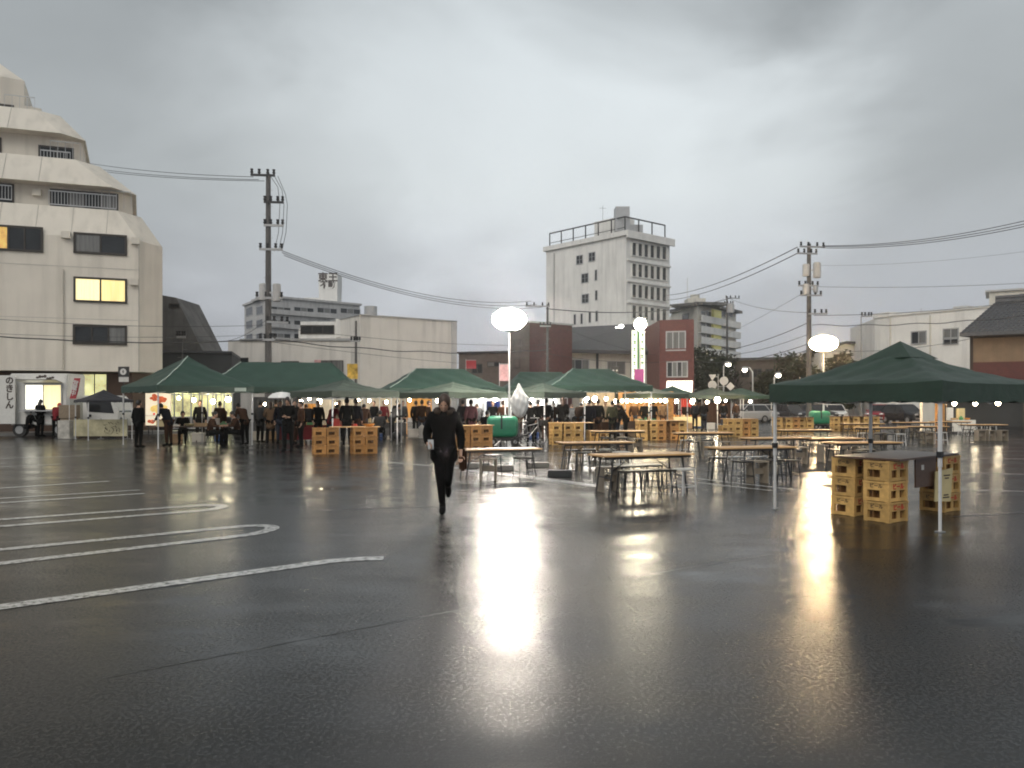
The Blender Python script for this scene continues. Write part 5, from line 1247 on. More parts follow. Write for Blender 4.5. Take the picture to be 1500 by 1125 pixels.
def person_proto(J, coat_len=.55, scarf=False, fine=False, hair='short', flare=1.0, bulk=1.0):
    """J: joint dictionary; the figure faces -Y. Returns the person's meshes"""
    v = {k: Vector(c) for k, c in J.items()}
    body = [[('p', v['pelvis'], (.13, .10)), ('w', v['waist'], (.115, .085)), ('c', v['chest'], (.14, .095)), ('nb', v['neck'], .06), ('nk', v['neck'].lerp(v['head'], .45), .05), ('h', v['head']-(v['head']-v['neck'])*.25, .055)]]
    for s in 'lr':
        body.append([('c', v['chest'], .14), (s+'s', v[s+'sh'], .058), (s+'e', v[s+'el'], .042), (s+'w', v[s+'wr'], .027), (s+'h', v[s+'ha'], (.034, .02))])
        body.append([('p', v['pelvis'], .12), (s+'hp', v[s+'hip'], .085), (s+'k', v[s+'kn'], .056), (s+'a', v[s+'an'], .036), (s+'t', v[s+'to'], .034)])
    mb = MB(); mb.add(skin_mesh(*chain(body)))
    hd = v['head']; up = (v['head']-v['neck']).normalized(); fwd = Vector((0, -1, 0)); fwd = (fwd-up*fwd.dot(up)).normalized(); rt = up.cross(fwd)*-1
    def hp(a, b, c): return hd+rt*a+fwd*b+up*c
    def jaw(p): k = 1-.28*max(0, -p.z/.118); return Vector((p.x*k, p.y*(.96 if p.z < 0 else 1)-(.012 if p.z < 0 else 0), p.z))
    tmp = MB(); tmp.ell((0, 0, 0), (.075, .094, .118), 16, 12, jaw)
    M4 = Matrix(((rt.x, -fwd.x, up.x, hd.x), (rt.y, -fwd.y, up.y, hd.y), (rt.z, -fwd.z, up.z, hd.z), (0, 0, 0, 1)))
    tmp.ell((0, -.093, -.018), (.014, .020, .024), 8, 6)
    for sx_ in (-1, 1): tmp.ell((sx_*.076, .005, -.01), (.012, .02, .032), 8, 6)
    tmp.ell((0, -.086, -.062), (.026, .012, .009), 8, 6)
    k0 = len(mb.v); mb.v += [tuple(M4 @ Vector(p)) for p in tmp.v]; mb.f += [tuple(k0+i for i in f) for f in tmp.f]
    for s, sg in (('l', -1), ('r', 1)):
        w_, h_ = v[s+'wr'], v[s+'ha']; d = (h_-w_).normalized(); sd_ = d.cross(Vector((0, 1, .2))).normalized(); nn = sd_.cross(d)
        tip = h_+d*.03
        for k, (o_, ln) in enumerate(((-.026, .062), (-.009, .074), (.009, .070), (.025, .055))):
            a = h_+sd_*o_+d*.015; b = a+d*ln*.55-nn*.012*1; c_ = b+d*ln*.40-nn*.030; mb.tube([a, b, c_], [.0095, .0085, .007], 6)
        a = h_-d*.02+sd_*.030; mb.tube([a, a+sd_*.022+d*.025-nn*.012, a+sd_*.026+d*.058-nn*.022], [.011, .010, .008], 6)
    res = {'body': remesh(mb, .0085 if fine else .012)}
    # coat
    hem = v['pelvis']+(v['pelvis']-v['waist']).normalized()*max(.02, coat_len-.28)
    if J.get('sit'): hem = v['pelvis']
    coat = [[('p', v['pelvis'], (.175*flare, .135*flare)), ('w', v['waist'], (.155*bulk, .125*bulk)), ('c', v['chest'], (.175*bulk, .13*bulk)), ('nb', v['neck']-Vector((0, 0, .015)), (.085*bulk, .08*bulk))]]
    if not J.get('sit'): coat[0].insert(0, ('hem', hem, (.20*flare, .155*flare)))
    for s in 'lr': coat.append([('c', v['chest'], .17), (s+'s', v[s+'sh'], .082*bulk), (s+'e', v[s+'el'], .066*bulk), (s+'w', v[s+'wr'].lerp(v[s+'el'], .06), .048*bulk)])
    res['coat'] = skin_mesh(*chain(coat))
    tr_ = [[('p', v['pelvis'], (.145, .115))]]
    for s in 'lr': tr_.append([('p', v['pelvis'], .14), (s+'hp', v[s+'hip'], .10), (s+'k', v[s+'kn'], .070), (s+'a', v[s+'an']+(v[s+'kn']-v[s+'an']).normalized()*.03, .052)])
    res['trousers'] = skin_mesh(*chain(tr_))
    for s in 'lr':
        sh = MB()
        a, t_ = v[s+'an'], v[s+'to']; d = (t_-a); dd_ = Vector((d.x, d.y, d.z)).normalized(); heel = a-dd_*.03+Vector((0, 0, -.03))
        sh.tube([heel, a+d*.35+Vector((0, 0, -.01)), a+d*.8, t_+dd_*.035], [.040, .050, .046, .022], 10); sh.tube([a+Vector((0, 0, .06)), a, heel+dd_*.03], [.045, .045, .04], 10)
        res['shoe '+s] = sh
    hr = MB(); tmp = MB()
    def cut(p): return Vector((p.x, p.y, p.z))
    if hair == 'long':
        tmp.ell((0, .018, .018), (.092, .104, .122), 18, 12); tmp.ell((0, .055, -.10), (.088, .058, .15), 16, 10)
    elif hair == 'cap':
        tmp.ell((0, .012, .045), (.090, .108, .088), 16, 10); tmp.tube([(0, -.08, .055), (0, -.15, .045)], [.07, .05], 10)
    else:
        tmp.ell((0, .020, .028), (.084, .096, .108), 18, 12)
    hr.v = [tuple(M4 @ Vector(p)) for p in tmp.v]; hr.f = tmp.f; res['hair'] = hr
    for sx_ in (-1, 1):
        ey = MB(); tmp = MB(); tmp.ell((sx_*.030, -.088, .008), (.013, .008, .008), 8, 6)
        ey.v = [tuple(M4 @ Vector(p)) for p in tmp.v]; ey.f = tmp.f; res['eye '+('l' if sx_ < 0 else 'r')] = ey
    if scarf:
        sc_ = MB(); n_ = v['neck']; sc_.tube([(n_.x+.10*math.cos(t_*.5236), n_.y-.01+.085*math.sin(t_*.5236), n_.z+.01) for t_ in range(13)], .042, 8); sc_.tube([(n_.x+.03, n_.y-.10, n_.z), (n_.x+.05, n_.y-.15, n_.z-.18), (n_.x+.05, n_.y-.17, n_.z-.36)], [.04, .045, .05], 8); res['scarf'] = sc_
    out_ = {}
    for k, m in res.items():
        if isinstance(m, MB):
            me = bpy.data.meshes.new(k); me.from_pydata(m.v, [], m.f); m = me
        m.materials.clear(); m.materials.append(M_skin); m.polygons.foreach_set('use_smooth', [True]*len(m.polygons)); out_[k] = m
    return out_
def add_person(label, P, x, y, rz, coat, trous='black', hair=None, scale=1.0, z=0, scarf=None, group='visitors among the stalls'):
    root = thing('person', label, 'person', (x, y, z), rz, group); root.scale = (scale,)*3
    ms = dict(body=M_skin, coat=CL[coat], trousers=CL[trous], shoe=CL['black'], hair=hair or M_hair, eye=M_ink, scarf=CL[scarf or 'grey'])
    for k, me in P.items():
        if k == 'scarf' and not scarf: continue
        k = k.split()[0]; o = bpy.data.objects.new(k, me); COL.objects.link(o); o.parent = root; o.material_slots[0].link = 'OBJECT'; o.material_slots[0].material = ms[k]
        ORG[o.name] = (0, 0, 0)
    return root
BASE = dict(pelvis=(0, 0, .93), waist=(0, -.01, 1.08), chest=(0, 0, 1.28), neck=(0, .005, 1.435), head=(0, -.02, 1.57),
            lsh=(-.165, .01, 1.37), lel=(-.225, .03, 1.10), lwr=(-.225, -.05, .87), lha=(-.215, -.075, .80), rsh=(.165, .01, 1.37), rel=(.225, .03, 1.10), rwr=(.225, -.05, .87), rha=(.215, -.075, .80),
            lhip=(-.09, 0, .88), lkn=(-.10, -.015, .48), lan=(-.105, .02, .085), lto=(-.125, -.13, .04), rhip=(.09, 0, .88), rkn=(.10, -.015, .48), ran=(.105, .02, .085), rto=(.125, -.13, .04))
def pose(**k): d = dict(BASE); d.update(k); return d
P_STAND = person_proto(BASE, .58)
P_FRONT = person_proto(pose(lel=(-.23, .0, 1.11), lwr=(-.09, -.20, 1.08), lha=(-.03, -.24, 1.10), rel=(.23, .0, 1.11), rwr=(.09, -.20, 1.06), rha=(.03, -.24, 1.08), head=(0, -.05, 1.56)), .66, hair='long')
P_WALKB = person_proto(pose(lkn=(-.10, -.18, .52), lan=(-.10, -.20, .11), lto=(-.115, -.36, .07), rkn=(.10, .06, .47), ran=(.10, .26, .14), rto=(.11, .14, .045), lel=(-.22, .10, 1.12), lwr=(-.21, .02, .90), lha=(-.2, -.01, .83), rel=(.22, -.06, 1.11), rwr=(.20, -.22, .97), rha=(.19, -.28, .93)), .5)
P_LEAN = person_proto(pose(waist=(0, -.06, 1.06), chest=(0, -.17, 1.22), neck=(0, -.27, 1.33), head=(0, -.36, 1.42), lsh=(-.165, -.21, 1.29), rsh=(.165, -.21, 1.29), lel=(-.22, -.30, 1.04), lwr=(-.14, -.48, .95), lha=(-.11, -.54, .93), rel=(.22, -.30, 1.04), rwr=(.14, -.48, .95), rha=(.11, -.54, .93)), .5)
P_SIT = person_proto(dict(sit=(1, 1, 1), pelvis=(0, .05, .52), waist=(0, .04, .68), chest=(0, -.03, .88), neck=(0, -.08, 1.03), head=(0, -.14, 1.155), lsh=(-.165, -.04, .97), rsh=(.165, -.04, .97), lel=(-.22, -.12, .74), lwr=(-.12, -.33, .75), lha=(-.08, -.39, .76), rel=(.22, -.12, .74), rwr=(.12, -.33, .75), rha=(.08, -.39, .76),
                     lhip=(-.09, .02, .50), lkn=(-.11, -.38, .50), lan=(-.11, -.36, .09), lto=(-.12, -.50, .04), rhip=(.09, .02, .50), rkn=(.11, -.38, .50), ran=(.11, -.36, .09), rto=(.12, -.50, .04)))
P_HOLD = person_proto(pose(rel=(.25, -.08, 1.16), rwr=(.16, -.22, 1.34), rha=(.15, -.24, 1.42)), .58)
# the walker: left foot planted towards us, right foot swung up behind, elbows out, coat flaring
WALK = dict(pelvis=(0, 0, .90), waist=(.0, -.02, 1.05), chest=(0, -.03, 1.26), neck=(.01, -.045, 1.42), head=(.015, -.10, 1.545),
            lsh=(-.17, -.01, 1.36), lel=(-.25, .05, 1.10), lwr=(-.20, -.16, .97), lha=(-.16, -.22, .96), rsh=(.17, -.03, 1.36), rel=(.24, .05, 1.09), rwr=(.245, -.04, .86), rha=(.245, -.08, .78),
            lhip=(-.075, -.01, .86), lkn=(-.035, -.10, .47), lan=(-.01, -.06, .085), lto=(-.005, -.22, .035), rhip=(.09, .0, .86), rkn=(.065, -.09, .46), ran=(.04, .25, .36), rto=(.04, .30, .22))
P_WALK = person_proto(WALK, .56, fine=True, hair='long', flare=1.2, bulk=1.1)
x, y = G(650, 751); wk_ = add_person('person in a black flared coat walking alone toward us across the wet lot', P_WALK, x, y, 0, 'black', 'black', M_hairbr, 1.03, 0, None, 'person crossing the lot')
q = MB(); n_ = Vector(WALK['neck']); rd = random.Random(3)
q.tube([(n_.x+.125*math.cos(t_*.3927-1.2), n_.y+.03+.115*math.sin(t_*.3927-1.2), n_.z+.02+.03*math.sin(t_*.3927-1.2)) for t_ in range(15)], [.034+.008*rd.random() for _ in range(15)], 8)
hd_ = q.build('hood', pm('fur_hood', (.04, .026, .017), .95, .4, 40, bump=.6), wk_, smooth=True)
# shoulder bag and a pale folded umbrella held in the hand
q = MB(); q.box(x+.22, x+.33, y+.0, y+.28, .60, .92); bag = q.build('shoulder_bag', CL['brown'], None, origin=(x+.33, y, .66), bevel=.03); tag(bag, 'dark brown bag hanging at the hip of the walking person', 'bag')
q = MB(); q.tube([(x+.28, y+.02, .93), (x+.25, y-.02, 1.2), (x+.185, y-.02, 1.43)], .012, 6); q.tube([(x+.28, y+.22, .93), (x+.25, y+.12, 1.25), (x+.185, y-.02, 1.43)], .012, 6); q.build('strap', M_black, bag)
q = MB(); q.box(x-.20, x-.12, y-.265, y-.25, .94, 1.09); o = q.build('phone', M_steel, None, origin=(x-.2, y-.26, .94)); o.rotation_euler = (R(-30), 0, .15); tag(o, 'pale phone held in the hand of the walking person', 'phone')

def pp(label, P, u, vfoot, rz, coat, trous='black', hair=None, sc=1.0, Y=None, **k):
    if Y is None: x_, Y = G(u, vfoot)
    else: x_ = PX(u, Y)
    return add_person(label, P, x_, Y, R(rz), coat, trous, hair, sc, **k)
BACK = 180
pp('person in black standing before the lit food truck window', P_FRONT, 59, 640, 170, 'black', 'black', None, 1.05)
pp('person with reddish jacket at the food truck counter', P_LEAN, 82, 641, 190, 'red', 'black', M_red, 1.03)
pp('crouched dark person left of the pair at the food truck', P_SIT, 43, 640, 150, 'black', 'black', None, 1.0)
pp('person in long black coat standing at the left tent\'s outer leg', P_STAND, 203, 656, 160, 'black', 'black', None, 1.0)
pp('dark clothed person standing under the left tent beside the poster', P_LEAN, 247, 654, 250, 'navy', 'brown', None, 1.02)
def stool_at(o_, lab):
    use(SP, o_.location.x+.0, o_.location.y+.04, o_.rotation_euler.z, 'dark stool under the '+lab, 'stools of seated visitors').scale = (1, 1, .95)
SL = ['diner behind the left table', 'bent diner in brown', 'diner facing us at left', 'diner at the left tent\'s edge', 'diner below the blue cloth', 'diner with back turned']
for (l, u, Y, rz, c_) in (('person with only head and shoulders showing behind the left tent\'s table', 268, 29.9, 20, 'black'), ('person in brown coat seated bent over the left tent\'s table', 309, 28.2, 100, 'brown'), ('person seated facing us at the left tent\'s right table', 331, 30.8, 10, 'grey'),
                          ('seated person in dark coat at the left tent\'s right edge', 346, 28.8, -60, 'brown'), ('dark person seated low below the blue cloth', 711, 31.2, 150, 'black'), ('person seated with back turned behind the low olive tent', 556, 32, 180, 'grey')):
    o_ = pp(l, P_SIT, u, 0, rz, c_, 'black', None, 1.0, Y=Y); stool_at(o_, SL.pop(0))
pp('person in brown jacket standing at the left tent\'s right leg', P_LEAN, 359, 652, -120, 'brown', 'black', None, 1.02)
pp('person in tan coat standing below the translucent umbrella', P_FRONT, 396, 650, 200, 'tan', 'black', M_hairbr, .98)
pp('person in long black coat facing us between the tents', P_FRONT, 422, 662, 0, 'black', 'black', None, 1.06)
pp('person in dark brown behind the black coated one', P_STAND, 441, 656, -60, 'brown', 'black', None, .98)
um_h = pp('person holding the translucent umbrella', P_HOLD, 411, 650, 10, 'navy', 'jean', None, 1.0)
for i, (l, P, u, Y, rz, c_, sc) in enumerate((
        ('leftmost dark person behind the crate stacks at left', P_STAND, 466, 30.5, 30, 'black', 1.0), ('person in dark red leaning over the food table in the long tent', P_LEAN, 484, 30.2, 150, 'red', 1.0),
        ('broad dark person with back turned above the right crate stack', P_STAND, 508, 28.6, 180, 'black', 1.05), ('dark person close beside the broad one above the right crate stack', P_STAND, 521, 28.9, 170, 'navy', 1.04), ('person in grey at the middle stall table', P_LEAN, 574, 34, 120, 'grey', 1.0),
        ('dark person left of the middle stall table', P_STAND, 548, 36.5, -20, 'black', 1.0), ('person in brown seen left of the walking person\'s shoulder', P_STAND, 628, 33.5, 90, 'brown', 1.0),
        ('person in pinkish coat right of the walking person', P_STAND, 690, 31.5, 200, 'pink', 1.02), ('dark person next to the pink coated one', P_STAND, 678, 33, 170, 'navy', 1.02), ('person in brown between blue cloth and lamp mast', P_STAND, 737, 32.5, 170, 'brown', 1.0),
        ('dark person hidden partly by the plastic sheet', P_STAND, 777, 31, 180, 'black', 1.0), ('person in black with back turned left of the wide tent\'s post', P_STAND, 800, 31.5, 170, 'black', 1.06), ('tall person in black right of the wide tent\'s post', P_FRONT, 824, 31, 190, 'black', 1.08),
        ('dark person at the left side of the busy table', P_LEAN, 848, 33.5, 160, 'brown', 1.05), ('person in navy under the two white bulbs', P_STAND, 863, 33, 180, 'navy', 1.03), ('person in black under the right white bulb', P_STAND, 876, 33.2, 170, 'black', 1.04),
        ('person in olive coat at the wide tent\'s right leg', P_STAND, 897, 34, 160, 'olive', 1.0), ('person walking in black at the wide tent\'s right leg', P_WALKB, 905, 34.5, 200, 'black', 1.04), ('dark person bending at the orange stall\'s left end', P_LEAN, 917, 34, 250, 'black', .98),
        ('person in navy at the orange stall\'s right end', P_STAND, 957, 41, 190, 'navy', 1.0), ('person in pale green standing inside the stall right of the orange one', P_STAND, 968, 47, 0, 'olive', 1.0), ('dark person standing under the small tents', P_FRONT, 1031, 44, 170, 'black', 1.02),
        ('dark person deep inside the small awning tent', P_STAND, 994, 51, 10, 'brown', 1.0), ('person in beige far back by the white curtain', P_STAND, 760, 36, 200, 'beige', 1.0), ('person in grey far inside the middle stall', P_STAND, 590, 38, 30, 'grey', 1.0),
        ('dark person standing inside the small olive tent', P_STAND, 1060, 49, 160, 'black', 1.0))):
    pp(l, P, u, 0, rz, c_, ('black', 'jean', 'black', 'brown')[i % 4], M_hair if i % 3 else M_hairbr, sc, Y=Y)
for i, (l, P, u, Y, rz, c_, sc) in enumerate((
        ('dark person standing far inside the left tent', P_STAND, 293, 31.5, 20, 'black', 1.0), ('brown coated person with back turned under the left tent', P_STAND, 322, 30.6, 180, 'brown', .98), ('person in grey standing just outside the left tent\'s right leg', P_STAND, 381, 30.5, 160, 'grey', 1.0),
        ('olive coated person behind the tan coated one', P_STAND, 404, 31.5, 190, 'olive', 1.02), ('person in navy at the food table\'s left end', P_LEAN, 452, 33, -150, 'navy', 1.0), ('person in black left of the crate stacks', P_WALKB, 431, 29, 30, 'black', 1.0),
        ('person in beige at the food table\'s right end', P_STAND, 497, 31.8, 20, 'beige', 1.0), ('dark person behind the right crate stack', P_LEAN, 533, 31, 190, 'brown', 1.0), ('person in red far inside the middle stall', P_STAND, 562, 37.5, 10, 'red', 1.0), ('navy coated person by the middle stall\'s bulb', P_STAND, 582, 36, 170, 'navy', 1.03),
        ('person in black at the amber curtain', P_STAND, 609, 36.5, 160, 'black', 1.0), ('person in brown at the amber curtain\'s right edge', P_STAND, 618, 35.5, 190, 'brown', 1.02), ('grey coated person left of the white clothed table', P_LEAN, 700, 34, -170, 'grey', 1.0), ('dark person behind the white clothed table', P_STAND, 722, 35.5, 0, 'black', 1.0),
        ('black coated person right of the plastic sheet', P_STAND, 788, 33.5, 160, 'black', 1.02), ('person in brown between the black coats', P_STAND, 811, 33, 200, 'brown', 1.0), ('person in grey close behind the wide tent\'s counter', P_LEAN, 836, 34.5, 170, 'grey', 1.0), ('person in red serving at the busy table', P_STAND, 869, 37.5, 5, 'red', 1.0), ('person in beige serving at the busy table', P_STAND, 887, 37.2, -10, 'beige', 1.0),
        ('person in brown inside the orange stall', P_STAND, 929, 39.4, 0, 'brown', 1.0), ('person in black inside the orange stall', P_STAND, 944, 39.6, 10, 'black', 1.0), ('person in tan under the row of bulbs', P_STAND, 971, 39.8, 180, 'tan', 1.0), ('navy coated person between the small tents', P_STAND, 1018, 46, 150, 'navy', 1.0), ('brown coated person at the small flat tent', P_STAND, 1078, 50, 190, 'brown', 1.0))):
    pp(l, P, u, 0, rz, c_, ('black', 'brown', 'black', 'jean')[i % 4], M_hair if i % 4 else M_hairbr, sc, Y=Y)
# translucent umbrella over the visitors
uo = um_h.location; um = thing('umbrella', 'open translucent white umbrella held up between the first two green tents', 'umbrella', (uo.x+.14, uo.y-.27, 1.30))
q = MB(); n = 8
for i in range(n):
    for k in range(5):
        r0, r1 = .56*math.sin(k/5*1.35)/math.sin(1.35), .56*math.sin((k+1)/5*1.35)/math.sin(1.35); z0, z1 = .42+.30*math.cos(k/5*1.35), .42+.30*math.cos((k+1)/5*1.35); a, b = 2*math.pi*i/n, 2*math.pi*(i+1)/n
        q.poly([(r0*math.cos(a), r0*math.sin(a), z0), (r1*math.cos(a), r1*math.sin(a), z1), (r1*math.cos(b), r1*math.sin(b), z1), (r0*math.cos(b), r0*math.sin(b), z0)])
q.build('canopy', M_sheet, um)
q = MB(); q.tube([(0, 0, -.02), (0, 0, .78)], .008, 5); q.build('shaft', M_steel, um)
q = MB()
for i in range(n): a = 2*math.pi*i/n; q.tube([(0, 0, .70), (.33*math.cos(a), .33*math.sin(a), .60), (.55*math.cos(a), .55*math.sin(a), .47)], .005, 4)
q.build('ribs', M_steel, um)
# crumpled white plastic hanging on a stand right of the mast
x, y, z = P3(762, 588, 27.6); ws_ = thing('plastic_sheet', 'crumpled white plastic sheet bundled on a thin stand beside the lamp mast', 'plastic sheet', (x, y, 0))
rd = random.Random(4); q = MB()
def crump(p):
    t_ = (p.z/.60+1)/2; a = math.atan2(p.y, p.x); u_ = min(1, max(0, (t_-.42)/.58)); w_ = 1.08-.74*u_*u_*(3-2*u_)
    k = w_*(1+.10*math.sin(5*a+p.z*3)+.07*math.sin(9*a-p.z*9)+.05*math.sin(p.z*19+3*a))
    return Vector((p.x*k*1.05-.05*t_, p.y*k, p.z+.03*math.sin(7*a)*(1-t_)))
q.ell((0, 0, z+.05), (.28, .24, .60), 48, 36, crump); q.build('sheet', M_sheet, ws_, smooth=True)
q = MB(); q.tube([(0, 0, 0), (0, 0, z)], .02, 6)
for a in (.3, 2.4, 4.5): q.tube([(0, 0, .5), (.35*math.cos(a), .35*math.sin(a), .02)], .014, 5)
q.build('stand', M_black, ws_)
# bicycle parked between mast and wide tent
def bicycle(label, x, y, rz):
    b = thing('bicycle', label, 'bicycle', (x, y, 0), rz)
    for cx_ in (-.5, .52):
        q = MB(); q.tube([(cx_+.32*math.cos(t_*.2618), 0, .33+.32*math.sin(t_*.2618)) for t_ in range(25)], .018, 6, caps=False); w_ = q.build('wheel', M_rubber, b)
        q = MB()
        for t_ in range(12): q.tube([(cx_, 0, .33), (cx_+.31*math.cos(t_*.5236), 0, .33+.31*math.sin(t_*.5236))], .003, 3)
        q.build('spokes', M_steel, w_)
    q = MB()
    for p in ([(-.5, 0, .33), (-.05, 0, .30), (.40, 0, .75), (.52, 0, .33)], [(-.05, 0, .30), (-.18, 0, .82)], [(-.15, 0, .72), (.38, 0, .82)], [(-.5, 0, .33), (-.15, 0, .70)], [(.40, 0, .75), (.36, 0, 1.0)]): q.tube(p, .016, 6)
    q.build('frame', M_steel, b)
    q = MB(); q.ell((-.19, 0, .86), (.14, .08, .04), 10, 6); q.build('saddle', M_black, b)
    q = MB(); q.tube([(.24, -.28, 1.02), (.36, -.1, 1.02), (.36, .1, 1.02), (.24, .28, 1.02)], .013, 6); q.build('handlebar', M_steel, b)
    q = MB(); q.box(.44, .74, -.16, .16, .72, .94); q.build('basket', M_black, b)
x, y = G(776, 652); bicycle('bicycle parked beside the plastic sheet and generator cart', x, y, R(35))

# ================================================================== FOOD TRUCK, CARS
YT_ = 36.2
x0, x1 = PX(14, YT_), PX(99, YT_); ft = thing('food_truck', 'white food truck with a lit serving window and black lettering', 'truck', ((x0+x1)/2, YT_+.9, 0), world=True)
zt = PZ(547, YT_)
q = MB(); q.box(x0, x1, YT_, YT_+1.5, .55, zt); q.build('box_body', M_whitepl, ft, bevel=.05)
wf = Wall((x0, YT_), (x1, YT_))
window_s(ft, wf, wf.px(38, 0)[0], wf.px(90, 0)[0], 1.30, PZ(564, YT_), M_alu, [pm('lit_truck_window', (.98, .92, .74), .4, .12, 2, emit=2.0), M_glow2], .05, 1, 'serving_window', 'bright serving window with lit kitchen behind')
q = MB(); a, b = wf.px(35, 0)[0], wf.px(93, 0)[0]; wf.box(q, a, b, 1.20, 1.25, .003, .42); q.build('counter_shelf', M_alu, ft)
q = MB(); q.poly([wf.at(a, PZ(563, YT_)+.08, .02), wf.at(b, PZ(563, YT_)+.08, .02), wf.at(b, PZ(560, YT_)+.12, .7), wf.at(a, PZ(560, YT_)+.12, .7)]); q.poly([wf.at(a, PZ(560, YT_)+.09, .7), wf.at(b, PZ(560, YT_)+.09, .7), wf.at(b, PZ(563, YT_)+.05, .02), wf.at(a, PZ(563, YT_)+.05, .02)]); q.build('awning_flap', M_whitepl, ft)
sgn = MB(); wf.box(sgn, -.35, .42, .62, zt-.1, .22, .26); sg = sgn.build('sign_panel', M_whitepl, ft)
text('lettering', 'のきしん', M_ink, .40, sg, wf.at(.17, 2.05, .264), wall_rot(wf), vertical=True, bold=.035, line=.95)
q = MB(); a, z = wf.px(66, 553); 
for k in range(7): q.ell(wf.at(a-.36+k*.12, z+.05*math.sin(k*1.05)+(.06 if k == 3 else 0), .003), (.075, .01, .05+.02*(k % 2)), 8, 6)
q.build('roof_emblem', M_ink, ft)
for u in (28, 86):
    xw = PX(u, YT_); q = MB(); q.tube([(xw, YT_+.02, .33), (xw, YT_+.24, .33)], .33, 18); t_ = q.build('wheel', M_rubber, ft)
    q = MB(); q.tube([(xw, YT_+.0, .33), (xw, YT_+.03, .33)], .19, 14); q.build('rim', M_steel, t_)
# cab facing right
xc0, xc1 = PX(119, YT_), PX(173, YT_)
q = MB(); pr = [(xc0, .5), (xc1-.05, .5), (xc1, .75), (xc1-.03, 1.1), (xc1-.32, 1.75), (xc1-.5, 1.95), (xc0, 1.95)]
fr = [(a, YT_+.1, z) for a, z in pr]; bf = [(a, YT_+1.75, z) for a, z in pr]; q.poly(fr[::-1][::-1]); q.poly(bf[::-1])
for i in range(len(fr)): j = (i+1) % len(fr); q.poly([fr[i], bf[i], bf[j], fr[j]])
cab = q.build('cab', M_whitepl, ft, bevel=.04)
q = MB(); g_ = [(xc0+.25, 1.18), (xc1-.24, 1.10), (xc1-.42, 1.72), (xc0+.18, 1.76)]; q.poly([(a, YT_+.085, z) for a, z in g_]); q.poly([(a, YT_+.098, z) for a, z in g_][::-1]); q.build('side_window', M_glassdk, cab)
q = MB(); q.poly([(xc1-.05, YT_+.18, 1.15), (xc1-.05, YT_+1.67, 1.15), (xc1-.33, YT_+1.67, 1.74), (xc1-.33, YT_+.18, 1.74)]); q.build('windscreen', M_glassdk, cab)
q = MB(); q.box(xc1+.0, xc1+.06, YT_-.12, YT_-.02, 1.12, 1.42); q.box(xc1-.12, xc1+.02, YT_-.03, YT_+.1, 1.36, 1.39); q.build('mirror', M_whitepl, cab)
q = MB(); q.box(xc0+.3, xc0+.42, YT_+.082, YT_+.099, .93, 1.05); q.build('fuel_cap', M_black, cab)
q = MB(); q.ell((xc1-.02, YT_+.3, .82), (.05, .14, .1), 10, 6); q.build('headlight', M_glassgr, cab)
q = MB(); q.tube([(xc1-.45, YT_+.05, .33), (xc1-.45, YT_+.27, .33)], .33, 18); q.build('wheel', M_rubber, ft)
# low printed banner barrier before the truck
Yb_ = 34.2; xa, xb = PX(108, Yb_), PX(186, Yb_)
bn = thing('banner_barrier', 'low yellow and white printed banner barrier under the black canopy', 'barrier', ((xa+xb)/2, Yb_, 0), world=True)
q = MB(); q.box(xa, xb, Yb_, Yb_+.03, .12, .86); 
M_ban = pm('printed_banner', (.46, .42, .27), .5, .45, 1.6); q.build('banner', M_ban, bn)
q = MB()
for xx in (xa, (xa+xb)/2, xb): q.tube([(xx, Yb_+.05, 0), (xx, Yb_+.05, .9)], .02, 6); q.box(xx-.03, xx+.03, Yb_-.2, Yb_+.25, 0, .02)
q.build('frame', M_steel, bn)
rd = random.Random(9); q = MB()
for k in range(26):
    a = rd.uniform(xb-1.0, xb-.1); z = rd.uniform(.25, .75); q.tube([(a, Yb_-.004, z), (a+rd.uniform(-.16, .16), Yb_-.004, z+rd.uniform(-.12, .12))], .012, 4)
q.build('printed_pattern', M_ink, bn)
xa2, xb2 = PX(86, Yb_), PX(104, Yb_); q = MB(); q.box(xa2, xb2, Yb_-.1, Yb_+.4, 0, .82); o = q.build('printed_box', pm('mottled_print', (.42, .40, .36), .6, .4, 5), None, origin=((xa2+xb2)/2, Yb_, 0), bevel=.02); tag(o, 'mottled grey display box left of the yellow banner barrier', 'box')
xa2, xb2 = PX(88, 35.3), PX(112, 35.3); q = MB(); q.box(xa2, xb2, 35.2, 35.6, .9, 1.5); q.box(xa2+.05, xb2-.05, 35.25, 35.55, 0, .9); o = q.build('carton_stack', CL['beige'], None, origin=((xa2+xb2)/2, 35.4, 0)); tag(o, 'beige cartons stacked beside the food truck counter', 'box')

